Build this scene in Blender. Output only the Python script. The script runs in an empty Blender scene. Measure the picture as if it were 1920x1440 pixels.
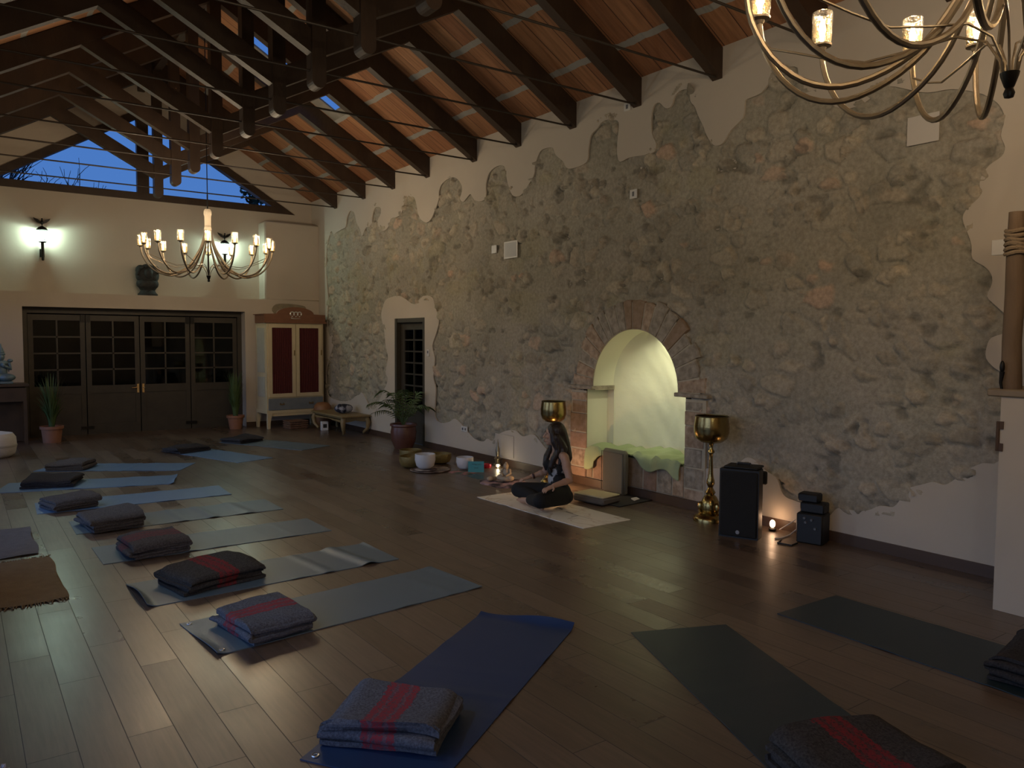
import bpy, math, random
import numpy as np
from mathutils import Vector, Matrix
random.seed(7)
PI=math.pi
SC=bpy.context.scene
COL=SC.collection
# ---------------------------------------------------------------- camera
cd=bpy.data.cameras.new('camera'); cam=bpy.data.objects.new('camera',cd); COL.objects.link(cam)
cd.sensor_width=36; cd.lens=27.3226; cd.clip_start=.02; cd.clip_end=200
cam.matrix_world=Matrix(((0.812971739,0.028694714,-0.581595706,0),(-0.582281757,0.048620372,-0.811531894,0),(0.004990724,0.998405064,0.056235397,1.714),(0,0,0,1)))
SC.camera=cam
# ---------------------------------------------------------------- view and world
SC.view_settings.view_transform='Standard'; SC.view_settings.look='None'
SC.view_settings.gamma=1; SC.view_settings.use_curve_mapping=False
SC.view_settings.exposure=0.42
wd=bpy.data.worlds.new('dusk_sky'); SC.world=wd; wd.use_nodes=True
wt=wd.node_tree; wt.nodes.clear()
wo=wt.nodes.new('ShaderNodeOutputWorld'); bg=wt.nodes.new('ShaderNodeBackground'); wt.links.new(bg.outputs[0],wo.inputs[0])
tc=wt.nodes.new('ShaderNodeTexCoord'); sx=wt.nodes.new('ShaderNodeSeparateXYZ'); wt.links.new(tc.outputs['Generated'],sx.inputs[0])
rp=wt.nodes.new('ShaderNodeValToRGB'); wt.links.new(sx.outputs['Z'],rp.inputs[0])
rp.color_ramp.elements[0].position=0.0; rp.color_ramp.elements[0].color=(.006,.010,.018,1)
rp.color_ramp.elements[1].position=.6; rp.color_ramp.elements[1].color=(.045,.125,.38,1)
e=rp.color_ramp.elements.new(.02); e.color=(.065,.16,.40,1)
e=rp.color_ramp.elements.new(.25); e.color=(.048,.140,.40,1)
# paler glow added to the unseen left (-X) sky, more fill through the openings
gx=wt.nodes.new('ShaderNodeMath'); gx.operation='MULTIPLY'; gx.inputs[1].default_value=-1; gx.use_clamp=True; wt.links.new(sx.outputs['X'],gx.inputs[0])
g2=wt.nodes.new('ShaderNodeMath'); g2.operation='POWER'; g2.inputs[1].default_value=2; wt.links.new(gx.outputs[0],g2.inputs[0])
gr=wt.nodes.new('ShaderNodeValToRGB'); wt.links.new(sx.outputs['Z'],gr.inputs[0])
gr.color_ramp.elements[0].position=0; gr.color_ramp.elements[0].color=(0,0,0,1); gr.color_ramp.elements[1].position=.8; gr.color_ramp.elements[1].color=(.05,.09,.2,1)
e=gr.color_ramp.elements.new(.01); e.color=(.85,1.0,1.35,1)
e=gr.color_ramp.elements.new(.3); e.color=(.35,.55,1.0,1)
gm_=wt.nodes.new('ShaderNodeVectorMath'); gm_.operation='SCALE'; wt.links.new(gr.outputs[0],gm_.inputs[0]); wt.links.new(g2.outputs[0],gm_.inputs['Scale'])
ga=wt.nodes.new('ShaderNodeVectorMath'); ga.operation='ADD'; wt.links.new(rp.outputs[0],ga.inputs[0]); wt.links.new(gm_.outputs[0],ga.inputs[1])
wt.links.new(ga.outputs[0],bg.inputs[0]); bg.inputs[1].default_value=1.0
# ---------------------------------------------------------------- measures (metres)
W=6.10; YB=15.33; YR=15.70; XL=-0.31; RX=2.894; YF=-3.0
SL=.59; ZR=4.55           # roof underside: z = ZR + SL*(W-X)
def roofz(x): return ZR+SL*(W-x) if x>=RX else ZR+SL*(x-(2*RX-W))
# ---------------------------------------------------------------- materials
MATS={}
def newmat(name):
    m=bpy.data.materials.new(name); m.use_nodes=True; MATS[name]=m
    nt=m.node_tree; b=nt.nodes['Principled BSDF']; return m,nt,b
def mat(name,col,rough=.6,metal=0,spec=.5,noise=None,bump=0,bscale=40,coat=0,sheen=0,stretch=(1,1,1),trans=0):
    m,nt,b=newmat(name)
    b.inputs['Base Color'].default_value=(*col,1); b.inputs['Roughness'].default_value=rough
    b.inputs['Metallic'].default_value=metal; b.inputs['Specular IOR Level'].default_value=spec
    b.inputs['Coat Weight'].default_value=coat; b.inputs['Sheen Weight'].default_value=sheen
    if noise or bump:
        t=nt.nodes.new('ShaderNodeTexCoord'); mp=nt.nodes.new('ShaderNodeMapping'); mp.inputs['Scale'].default_value=stretch
        nt.links.new(t.outputs['Object'],mp.inputs[0])
    if noise:
        c2,sc,amt=noise
        n=nt.nodes.new('ShaderNodeTexNoise'); n.inputs['Scale'].default_value=sc; n.inputs['Detail'].default_value=6
        nt.links.new(mp.outputs[0],n.inputs[0])
        r=nt.nodes.new('ShaderNodeValToRGB'); r.color_ramp.elements[0].position=.5-amt/2; r.color_ramp.elements[1].position=.5+amt/2
        r.color_ramp.elements[0].color=(*col,1); r.color_ramp.elements[1].color=(*c2,1)
        nt.links.new(n.outputs[0],r.inputs[0]); nt.links.new(r.outputs[0],b.inputs['Base Color'])
    if bump:
        n=nt.nodes.new('ShaderNodeTexNoise'); n.inputs['Scale'].default_value=bscale; n.inputs['Detail'].default_value=5
        nt.links.new(mp.outputs[0],n.inputs[0]); bp=nt.nodes.new('ShaderNodeBump'); bp.inputs['Strength'].default_value=bump; bp.inputs['Distance'].default_value=.01
        nt.links.new(n.outputs[0],bp.inputs['Height']); nt.links.new(bp.outputs[0],b.inputs['Normal'])
    return m
def emis(name,col,st):
    m,nt,b=newmat(name); b.inputs['Base Color'].default_value=(*col,1)
    b.inputs['Emission Color'].default_value=(*col,1); b.inputs['Emission Strength'].default_value=st; return m
def node(nt,t,**k):
    n=nt.nodes.new(t)
    for a,v in k.items(): setattr(n,a,v)
    return n
def glassmat(name,tint,gloss=.12,rough=.08,bump=0,ior=1.45):
    m,nt,b=newmat(name); nt.nodes.remove(b); out=nt.nodes['Material Output']
    tr=node(nt,'ShaderNodeBsdfTransparent'); tr.inputs[0].default_value=(*tint,1)
    gl=node(nt,'ShaderNodeBsdfGlossy'); gl.inputs['Roughness'].default_value=rough
    fr=node(nt,'ShaderNodeFresnel'); fr.inputs[0].default_value=ior
    ad=node(nt,'ShaderNodeMath',operation='ADD'); ad.inputs[1].default_value=gloss; nt.links.new(fr.outputs[0],ad.inputs[0])
    mx=node(nt,'ShaderNodeMixShader'); nt.links.new(ad.outputs[0],mx.inputs[0]); nt.links.new(tr.outputs[0],mx.inputs[1]); nt.links.new(gl.outputs[0],mx.inputs[2])
    nt.links.new(mx.outputs[0],out.inputs[0])
    if bump:
        v=node(nt,'ShaderNodeTexVoronoi'); v.inputs['Scale'].default_value=130; v.feature='DISTANCE_TO_EDGE'
        t=node(nt,'ShaderNodeTexCoord'); nt.links.new(t.outputs['Object'],v.inputs[0])
        bp=node(nt,'ShaderNodeBump'); bp.inputs['Strength'].default_value=bump; bp.inputs['Distance'].default_value=.004
        nt.links.new(v.outputs[0],bp.inputs['Height']); nt.links.new(bp.outputs[0],gl.inputs['Normal']); nt.links.new(bp.outputs[0],fr.inputs['Normal'])
    return m
PLASTER=mat('cream_plaster',(.47,.41,.335),.85,noise=((.51,.45,.37),1.3,.6),bump=.25,bscale=9)
PLASTER_W=mat('white_plaster',(.62,.59,.50),.8,bump=.25,bscale=14)
BEAM=mat('dark_beam_wood',(.026,.013,.007),.55,noise=((.052,.028,.013),6,.7),bump=.3,bscale=30,stretch=(1,1,.3))
FRAMEW=mat('dark_frame_wood',(.045,.027,.016),.5,noise=((.075,.045,.026),5,.6),bump=.2,bscale=40)
FRAMEG=mat('olive_brown_frame_wood',(.034,.027,.018),.55,noise=((.050,.040,.026),6,.6),bump=.2,bscale=40)
IRON=mat('black_iron',(.012,.011,.010),.45,metal=.6)
BASEB=mat('baseboard_wood',(.055,.030,.018),.45,noise=((.085,.05,.03),8,.6),stretch=(1,.1,1))
def floor_mat():
    m,nt,b=newmat('dark_wood_planks'); L=nt.links.new
    t=node(nt,'ShaderNodeTexCoord'); s=node(nt,'ShaderNodeSeparateXYZ'); c=node(nt,'ShaderNodeCombineXYZ'); L(t.outputs['Object'],s.inputs[0])
    L(s.outputs['Y'],c.inputs['X']); L(s.outputs['X'],c.inputs['Y'])
    def brick(c1,c2,mort,msz):
        br=node(nt,'ShaderNodeTexBrick'); br.offset=.37; br.offset_frequency=2
        br.inputs['Scale'].default_value=1; br.inputs['Brick Width'].default_value=1.2; br.inputs['Row Height'].default_value=.1855
        br.inputs['Mortar Size'].default_value=msz; br.inputs['Mortar Smooth'].default_value=.3; br.inputs['Bias'].default_value=0
        br.inputs['Color1'].default_value=(*c1,1); br.inputs['Color2'].default_value=(*c2,1); br.inputs['Mortar'].default_value=(*mort,1)
        L(c.outputs[0],br.inputs[0]); return br
    br=brick((.086,.056,.036),(.140,.096,.064),(.022,.015,.010),.0022)
    mp=node(nt,'ShaderNodeMapping'); mp.inputs['Scale'].default_value=(26,1.6,1); L(t.outputs['Object'],mp.inputs[0])
    n=node(nt,'ShaderNodeTexNoise'); n.inputs['Scale'].default_value=1.6; n.inputs['Detail'].default_value=8; n.inputs['Roughness'].default_value=.65; L(mp.outputs[0],n.inputs[0])
    r=node(nt,'ShaderNodeValToRGB'); r.color_ramp.elements[0].position=.3; r.color_ramp.elements[0].color=(.72,.70,.68,1); r.color_ramp.elements[1].position=.72; r.color_ramp.elements[1].color=(1.25,1.22,1.2,1); L(n.outputs[0],r.inputs[0])
    mu=node(nt,'ShaderNodeMix',data_type='RGBA',blend_type='MULTIPLY'); mu.inputs[0].default_value=1; L(br.outputs['Color'],mu.inputs[6]); L(r.outputs[0],mu.inputs[7]); L(mu.outputs[2],b.inputs['Base Color'])
    # plank to plank roughness, streaky
    br2=brick((.20,.20,.20),(.36,.36,.36),(.7,.7,.7),.0022)
    n2=node(nt,'ShaderNodeTexNoise'); n2.inputs['Scale'].default_value=3.5; n2.inputs['Detail'].default_value=5; L(t.outputs['Object'],n2.inputs[0])
    ma=node(nt,'ShaderNodeMath',operation='MULTIPLY_ADD'); ma.inputs[1].default_value=.14; L(n2.outputs[0],ma.inputs[0]); L(br2.outputs['Color'],ma.inputs[2]); L(ma.outputs[0],b.inputs['Roughness'])
    bp=node(nt,'ShaderNodeBump'); bp.inputs['Strength'].default_value=.35; bp.inputs['Distance'].default_value=.003
    h=node(nt,'ShaderNodeMath',operation='MULTIPLY_ADD'); h.inputs[1].default_value=.5; L(n.outputs[0],h.inputs[0])
    inv=node(nt,'ShaderNodeMath',operation='MULTIPLY'); inv.inputs[1].default_value=-1.0; L(br.outputs['Fac'],inv.inputs[0]); L(inv.outputs[0],h.inputs[2])
    L(h.outputs[0],bp.inputs['Height']); L(bp.outputs[0],b.inputs['Normal'])
    b.inputs['Specular IOR Level'].default_value=.9
    b.inputs['Coat Weight'].default_value=.22; b.inputs['Coat Roughness'].default_value=.33
    return m
FLOORM=floor_mat()
def tile_mat():
    m,nt,b=newmat('clay_roof_boards'); L=nt.links.new
    t=node(nt,'ShaderNodeTexCoord'); s=node(nt,'ShaderNodeSeparateXYZ'); L(t.outputs['Object'],s.inputs[0])
    def M(op,a,bb=None,c=None):
        n=node(nt,'ShaderNodeMath',operation=op)
        for i,v in enumerate((a,bb,c)):
            if v is None: continue
            if isinstance(v,(int,float)): n.inputs[i].default_value=v
            else: L(v,n.inputs[i])
        return n.outputs[0]
    nz=node(nt,'ShaderNodeTexNoise'); nz.inputs['Scale'].default_value=5; nz.inputs['Detail'].default_value=3; L(t.outputs['Object'],nz.inputs[0])
    wob=M('MULTIPLY_ADD',nz.outputs[0],.05,-.025)
    dx=M('ADD',M('ABSOLUTE',M('SUBTRACT',s.outputs['X'],RX)),wob)
    u=M('DIVIDE',M('ADD',dx,.254),.68); fu=M('FRACT',u)     # bands at |dx| = 2.146 + k*.68
    band=M('LESS_THAN',M('ABSOLUTE',M('SUBTRACT',fu,.53)),.048)
    v=M('DIVIDE',s.outputs['Y'],.272); fv=M('FRACT',v)
    line=M('LESS_THAN',M('ABSOLUTE',M('SUBTRACT',fv,.5)),.018)
    cid=node(nt,'ShaderNodeCombineXYZ'); L(M('FLOOR',M('ADD',u,.47)),cid.inputs[0]); L(M('FLOOR',M('ADD',v,.5)),cid.inputs[1]); L(M('SIGN',M('SUBTRACT',s.outputs['X'],RX)),cid.inputs[2])
    wn=node(nt,'ShaderNodeTexWhiteNoise'); L(cid.outputs[0],wn.inputs[0])
    cr=node(nt,'ShaderNodeValToRGB'); cr.color_ramp.elements[0].color=(.27,.115,.052,1); cr.color_ramp.elements[1].color=(.38,.19,.09,1); L(wn.outputs['Value'],cr.inputs[0])
    mp=node(nt,'ShaderNodeMapping'); mp.inputs['Scale'].default_value=(.7,9,.7); L(t.outputs['Object'],mp.inputs[0])
    n2=node(nt,'ShaderNodeTexNoise'); n2.inputs['Scale'].default_value=3; n2.inputs['Detail'].default_value=5; L(mp.outputs[0],n2.inputs[0])
    r2=node(nt,'ShaderNodeValToRGB'); r2.color_ramp.elements[0].position=.3; r2.color_ramp.elements[0].color=(.72,.7,.66,1); r2.color_ramp.elements[1].position=.7; r2.color_ramp.elements[1].color=(1.15,1.12,1.1,1); L(n2.outputs[0],r2.inputs[0])
    mu=node(nt,'ShaderNodeMix',data_type='RGBA',blend_type='MULTIPLY'); mu.inputs[0].default_value=1; L(cr.outputs[0],mu.inputs[6]); L(r2.outputs[0],mu.inputs[7])
    m1=node(nt,'ShaderNodeMix',data_type='RGBA'); L(line,m1.inputs[0]); L(mu.outputs[2],m1.inputs[6]); m1.inputs[7].default_value=(.06,.025,.012,1)
    m2=node(nt,'ShaderNodeMix',data_type='RGBA'); L(band,m2.inputs[0]); L(m1.outputs[2],m2.inputs[6]); m2.inputs[7].default_value=(.30,.29,.26,1)
    L(m2.outputs[2],b.inputs['Base Color']); b.inputs['Roughness'].default_value=.8
    bp=node(nt,'ShaderNodeBump'); bp.inputs['Strength'].default_value=.5; bp.inputs['Distance'].default_value=.01
    L(M('SUBTRACT',n2.outputs[0],M('MULTIPLY',line,.8)),bp.inputs['Height']); L(bp.outputs[0],b.inputs['Normal'])
    return m
TILEM=tile_mat()
def stone_mat():
    m,nt,b=newmat('rendered_rubble_stone'); L=nt.links.new
    a=node(nt,'ShaderNodeAttribute'); a.attribute_name='tint'
    t=node(nt,'ShaderNodeTexCoord')
    n=node(nt,'ShaderNodeTexNoise'); n.inputs['Scale'].default_value=26; n.inputs['Detail'].default_value=7; n.inputs['Roughness'].default_value=.65; L(t.outputs['Object'],n.inputs[0])
    r=node(nt,'ShaderNodeValToRGB'); r.color_ramp.elements[0].position=.32; r.color_ramp.elements[0].color=(.74,.73,.71,1); r.color_ramp.elements[1].position=.7; r.color_ramp.elements[1].color=(1.16,1.15,1.14,1); L(n.outputs[0],r.inputs[0])
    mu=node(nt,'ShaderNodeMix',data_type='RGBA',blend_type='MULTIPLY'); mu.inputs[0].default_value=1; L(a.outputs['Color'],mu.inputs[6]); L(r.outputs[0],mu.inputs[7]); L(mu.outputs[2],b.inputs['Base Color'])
    b.inputs['Roughness'].default_value=.9
    n3=node(nt,'ShaderNodeTexNoise'); n3.inputs['Scale'].default_value=60; n3.inputs['Detail'].default_value=6; L(t.outputs['Object'],n3.inputs[0])
    bp=node(nt,'ShaderNodeBump'); bp.inputs['Strength'].default_value=.55; bp.inputs['Distance'].default_value=.01; L(n3.outputs[0],bp.inputs['Height']); L(bp.outputs[0],b.inputs['Normal'])
    return m
STONEM=stone_mat()
BLOCK=[mat('dressed_stone_%s'%k,c,.85,noise=(c2,16,.28),bump=1.0,bscale=22) for k,c,c2 in (('tan',(.27,.19,.125),(.45,.34,.24)),('grey',(.22,.19,.145),(.38,.33,.26)),('pink',(.33,.21,.145),(.27,.17,.11)),('brown',(.24,.165,.10),(.31,.22,.15)))]
# ---------------------------------------------------------------- mesh helpers
class MB:
    def __init__(s): s.v=[]; s.f=[]; s.mi=[]; s.sm=[]
    def add(s,v,f,mi=0,sm=False):
        o=len(s.v); s.v+= [tuple(p) for p in v]; s.f+=[tuple(i+o for i in q) for q in f]; s.mi+=[mi]*len(f); s.sm+=[sm]*len(f); return s
    def box(s,c,d,mi=0,rot=0,bev=0,tilt=None):
        x,y,z=[q/2 for q in d]
        if bev<=0:
            v=[(a*x,b*y,e*z) for a in(-1,1) for b in(-1,1) for e in(-1,1)]
            f=[(0,1,3,2),(4,6,7,5),(0,4,5,1),(2,3,7,6),(0,2,6,4),(1,5,7,3)]
            sm=False
        else:
            bev=min(bev,.95*min(x,y,z)); v=[];idx={}
            for a in(-1,1):
                for b in(-1,1):
                    for e in(-1,1):
                        for k in range(3):
                            p=[a*(x-bev),b*(y-bev),e*(z-bev)]; p[k]=[a*x,b*y,e*z][k]; idx[a,b,e,k]=len(v); v.append(tuple(p))
            f=[]
            for k in range(3):
                o=[q for q in range(3) if q!=k]
                for sgn in(-1,1):
                    q=[]
                    for (m,n) in((-1,-1),(1,-1),(1,1),(-1,1)):
                        t=[0,0,0]; t[k]=sgn; t[o[0]]=m; t[o[1]]=n; q.append(idx[t[0],t[1],t[2],k])
                    nrm=(sgn>0)!=(k==1)
                    f.append(tuple(q) if nrm else tuple(q[::-1]))
            for k in range(3):  # edges along axis k
                o=[q for q in range(3) if q!=k]
                for m in(-1,1):
                    for n in(-1,1):
                        t=[0,0,0]; t[o[0]]=m;t[o[1]]=n
                        t[k]=-1; a1=idx[t[0],t[1],t[2],o[0]]; b1=idx[t[0],t[1],t[2],o[1]]
                        t[k]=1; a2=idx[t[0],t[1],t[2],o[0]]; b2=idx[t[0],t[1],t[2],o[1]]
                        f.append((a1,a2,b2,b1))
            for a in(-1,1):
                for b in(-1,1):
                    for e in(-1,1): f.append((idx[a,b,e,0],idx[a,b,e,1],idx[a,b,e,2]))
            sm=True
        M=Matrix.Rotation(rot,3,'Z')
        if tilt is not None: M=M@Matrix.Rotation(tilt[1],3,tilt[0])
        C=Vector(c); v=[M@Vector(p)+C for p in v]
        return s.add(v,f,mi,sm)
    def prism(s,poly,a0,a1,axis='y',mi=0):
        """poly of 2D points (x,z) extruded in y, (y,z) extruded in x, or (x,y) extruded in z"""
        n=len(poly); v=[]
        for a in(a0,a1):
            for p in poly: v.append((p[0],a,p[1]) if axis=='y' else (a,p[0],p[1]) if axis=='x' else (p[0],p[1],a))
        f=[tuple(range(n)),tuple(range(2*n-1,n-1,-1))]+[(i,(i+1)%n,n+(i+1)%n,n+i) for i in range(n)]
        return s.add(v,f,mi)
    def lathe(s,prof,c=(0,0,0),n=24,mi=0,axis=None,ang=(0,2*PI)):
        full=abs(ang[1]-ang[0]-2*PI)<1e-6; m=n if full else n+1; v=[];f=[]
        for r,z in prof:
            for i in range(m):
                a=ang[0]+(ang[1]-ang[0])*i/n; v.append(Vector((r*math.cos(a),r*math.sin(a),z)))
        k=len(prof)
        for j in range(k-1):
            for i in range(n):
                i2=(i+1)%m if full else i+1
                f.append((j*m+i,j*m+i2,(j+1)*m+i2,(j+1)*m+i))
        if axis is not None:
            q=Vector((0,0,1)).rotation_difference(Vector(axis)); v=[q@p for p in v]
        C=Vector(c); return s.add([p+C for p in v],f,mi,True)
    def tube(s,path,r,n=8,mi=0,cap=True,flat=None):
        P=[Vector(p) for p in path]; k=len(P); R=r if isinstance(r,(list,tuple)) else [r]*k
        v=[];f=[]; up=None
        for i in range(k):
            t=(P[min(i+1,k-1)]-P[max(i-1,0)]).normalized()
            if up is None:
                up=Vector((0,0,1)) if abs(t.z)<.9 else Vector((1,0,0))
            sd=t.cross(up); 
            if sd.length<1e-6: sd=t.orthogonal()
            sd.normalize(); up=sd.cross(t).normalized()
            for j in range(n):
                a=2*PI*j/n; v.append(P[i]+sd*math.cos(a)*R[i]+up*math.sin(a)*R[i]*(flat or 1))
        for i in range(k-1):
            for j in range(n): f.append((i*n+j,i*n+(j+1)%n,(i+1)*n+(j+1)%n,(i+1)*n+j))
        if cap: f.append(tuple(range(n-1,-1,-1))); f.append(tuple((k-1)*n+j for j in range(n)))
        return s.add(v,f,mi,True)
    def ell(s,c,r,n=16,m=10,mi=0,rot=None,sq=1):
        v=[];f=[]
        for j in range(m+1):
            th=PI*j/m
            for i in range(n):
                a=2*PI*i/n; p=Vector((math.sin(th)*math.cos(a),math.sin(th)*math.sin(a),math.cos(th)))
                if sq!=1: p=Vector([math.copysign(abs(q)**sq,q) for q in p])
                p=Vector((p.x*r[0],p.y*r[1],p.z*r[2]))
                if rot is not None: p=rot@p
                v.append(p+Vector(c))
        for j in range(m):
            for i in range(n): f.append((j*n+i,(j+1)*n+i,(j+1)*n+(i+1)%n,j*n+(i+1)%n))
        return s.add(v,f,mi,True)
    def grid(s,fn,nu,nv,mi=0,sm=True):
        v=[fn(i/nu,j/nv) for j in range(nv+1) for i in range(nu+1)]
        f=[(j*(nu+1)+i,j*(nu+1)+i+1,(j+1)*(nu+1)+i+1,(j+1)*(nu+1)+i) for j in range(nv) for i in range(nu)]
        return s.add(v,f,mi,sm)
    def build(s,name,mats,parent=None,weld=False,angle=.7,flip=False):
        me=bpy.data.meshes.new(name); me.from_pydata(s.v,[],s.f)
        if not isinstance(mats,(list,tuple)): mats=[mats]
        for m in mats: me.materials.append(m)
        me.polygons.foreach_set('material_index',s.mi); me.polygons.foreach_set('use_smooth',s.sm)
        me.validate(); me.update()
        import bmesh
        bm=bmesh.new(); bm.from_mesh(me)
        if weld: bmesh.ops.remove_doubles(bm,verts=bm.verts,dist=1e-4)
        bmesh.ops.recalc_face_normals(bm,faces=bm.faces)
        bm.to_mesh(me); bm.free()
        if any(s.sm): me.set_sharp_from_angle(angle=angle)
        return link(name,me,parent)
def link(name,me,parent=None):
    o=bpy.data.objects.new(name,me); COL.objects.link(o)
    if parent: o.parent=parent
    return o
def tag(o,label=None,cat=None,group=None,kind=None):
    if label: o['label']=label
    if cat: o['category']=cat
    if group: o['group']=group
    if kind: o['kind']=kind
    return o
def thing(name,label,cat,loc=(0,0,0),rz=0,group=None,kind=None):
    o=bpy.data.objects.new(name,None); COL.objects.link(o); o.location=loc; o.rotation_euler=(0,0,rz); o.empty_display_size=.1
    return tag(o,label,cat,group,kind)
def struct(name,mb,m,parent=None,**k):
    o=mb.build(name,m,parent,**k)
    if parent is None: o['kind']='structure'
    return o
def copy_tree(o,parent=None):
    c=o.copy(); COL.objects.link(c)
    if parent: c.parent=parent
    for ch in list(o.children): copy_tree(ch,c)
    return c
def lamp(name,kind,loc,col,power,size=.03,parent=None,**k):
    l=bpy.data.lights.new(name,kind); l.color=col; l.energy=power
    if kind in('POINT','SPOT'): l.shadow_soft_size=size
    for a,v in k.items(): setattr(l,a,v)
    o=bpy.data.objects.new(name,l); COL.objects.link(o); o.location=loc
    if parent: o.parent=parent
    return o
def fill2d(loops,thick,axis='x',at=0):
    """filled outline with holes, extruded; 2D points are (y,z) on a plane x=at"""
    cu=bpy.data.curves.new('outline','CURVE'); cu.dimensions='2D'; cu.fill_mode='BOTH'; cu.extrude=thick/2
    for L in loops:
        sp=cu.splines.new('POLY'); sp.points.add(len(L)-1)
        for i,p in enumerate(L): sp.points[i].co=(p[0],p[1],0,1)
        sp.use_cyclic_u=True
    o=bpy.data.objects.new('outline',cu); COL.objects.link(o)
    dg=bpy.context.evaluated_depsgraph_get(); me=bpy.data.meshes.new_from_object(o.evaluated_get(dg))
    bpy.data.objects.remove(o); bpy.data.curves.remove(cu)
    for v in me.vertices:
        y,z,x=v.co
        v.co=(x+at,y,z) if axis=='x' else (y,x+at,z)
    return me
def smoothloop(P,k=3):
    out=[];n=len(P)
    for i in range(n):
        p0,p1,p2,p3=[P[(i+d)%n] for d in(-1,0,1,2)]
        for j in range(k):
            t=j/k; out.append(tuple(.5*(2*p1[a]+(p2[a]-p0[a])*t+(2*p0[a]-5*p1[a]+4*p2[a]-p3[a])*t*t+(3*p1[a]-p0[a]-3*p2[a]+p3[a])*t**3) for a in(0,1)))
    return out
# ================================================================= STRUCTURE
fl=MB(); fl.add([(XL-.05,YF,0),(W+.05,YF,0),(W+.05,YR+.1,0),(XL-.05,YR+.1,0)],[(0,1,2,3)])
fl.add([(XL-.05,YF,-.12),(W+.05,YF,-.12),(W+.05,YR+.1,-.12),(XL-.05,YR+.1,-.12)],[(3,2,1,0)]); floor=struct('floor',fl,FLOORM)
# ---- right wall: rubble stone field behind, smooth cream plaster skin in front
DY0,DY1,DZ=10.91,11.93,2.07        # small door
NC=6.205; NR=.66; NS=1.18; NH=.765; SEAT=.42
ST_TOP= [(14.91,3.48),(14.74,3.78),(14.63,3.84),(14.52,3.76),(14.39,3.79),(14.16,3.82),(13.96,3.85),(13.91,4.0),(13.78,4.11),(13.64,4.1),(13.54,4.03),(13.48,3.89),(13.32,3.73),(13.23,3.6),(13.11,3.71),(12.98,3.74),(12.8,3.72),(12.82,3.84),(12.75,3.99),(12.65,4.04),(12.48,4.01),(12.46,3.91),(12.59,3.79),(12.52,3.66),(12.34,3.6),(12.17,3.65),(12.07,3.77),(11.88,3.77),(11.7,3.81),(11.61,3.93),(11.55,4.03),(11.4,4.05),(11.24,4.0),(11.17,3.87),(11.13,3.74),(11.01,3.62),(10.84,3.56),(10.7,3.6),(10.59,3.71),(10.47,3.86),(10.46,3.98),(10.38,4.08),(10.19,4.13),(9.99,4.12),(9.82,4.0),(9.79,3.89),(9.85,3.79),(9.76,3.73),(9.65,3.78),(9.56,3.81),(9.45,3.71),(9.27,3.67),(9.16,3.72),(9.16,3.89),(9.08,4.03),(8.89,4.09),(8.72,4.06),(8.68,3.96),(8.63,3.81),(8.53,3.65),(8.41,3.61),(8.29,3.64),(8.06,3.82),(8.03,3.95),(7.93,4.1),(7.79,4.12),(7.67,4.1),(7.61,4.0),(7.47,3.9),(7.4,3.81),(7.27,3.78),(7.03,3.81),(7.0,3.95),(6.96,4.1),(6.85,4.16),(6.78,4.21),(6.67,4.22),(6.51,4.17),(6.49,4.09),(6.51,3.94),(6.51,3.8),(6.46,3.71),(6.31,3.73),(6.03,3.71),(5.93,3.73),(5.92,3.81),(5.98,3.92),(5.99,4.09),(5.96,4.2),(5.88,4.22),(5.79,4.14),(5.71,4.14),(5.66,4.23),(5.57,4.27),(5.47,4.24),(5.45,4.13),(5.39,4.06),(5.35,3.97),(5.28,3.85),(5.23,3.74),(5.16,3.65),(5.11,3.62),(5.03,3.63),(4.94,3.73),(4.8,3.82),(4.78,3.94),(4.76,3.98),(4.6,4.0),(4.48,4.1),(4.37,4.15),(4.22,4.12),(4.23,3.96),(4.21,3.89),(4.07,3.82),(3.95,3.78),(3.84,3.69),(3.71,3.65),(3.58,3.67),(3.48,3.72),(3.37,3.74),(3.25,3.69),(3.08,3.62),(2.9,3.6),(2.72,3.53),(2.62,3.46),(2.56,3.39),(2.53,3.3),(2.55,3.19),(2.52,3.1),(2.54,3.04),(2.62,2.99),(2.67,2.92),(2.68,2.85),(2.66,2.81),(2.69,2.76),(2.76,2.7),(2.79,2.63),(2.75,2.52),(2.72,2.43),(2.71,2.33),(2.63,2.27),(2.58,2.21),(2.57,2.14),(2.6,2.05),(2.54,1.98),(2.47,1.91),(2.45,1.86),(2.46,1.79),(2.56,1.75),(2.59,1.68),(2.59,1.6),(2.53,1.53),(2.46,1.48),(2.45,1.36),(2.45,1.11),(2.48,0.86),(2.59,0.83),(2.7,0.76),(2.78,0.68),(2.85,0.63),(2.93,0.64),(3.01,0.61),(3.14,0.55),(3.18,0.47),(3.24,0.39),(3.35,0.38),(3.46,0.32),(3.58,0.3),(3.7,0.3),(3.75,0.27),(3.8,0.21),(3.89,0.2),(3.94,0.23),(4.1,0.28),(4.22,0.3),(4.28,0.35),(4.33,0.46),(4.42,0.5),(4.52,0.55),(4.58,0.6),(4.67,0.61),(4.74,0.56),(4.79,0.5),(4.93,0.47)]
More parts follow.
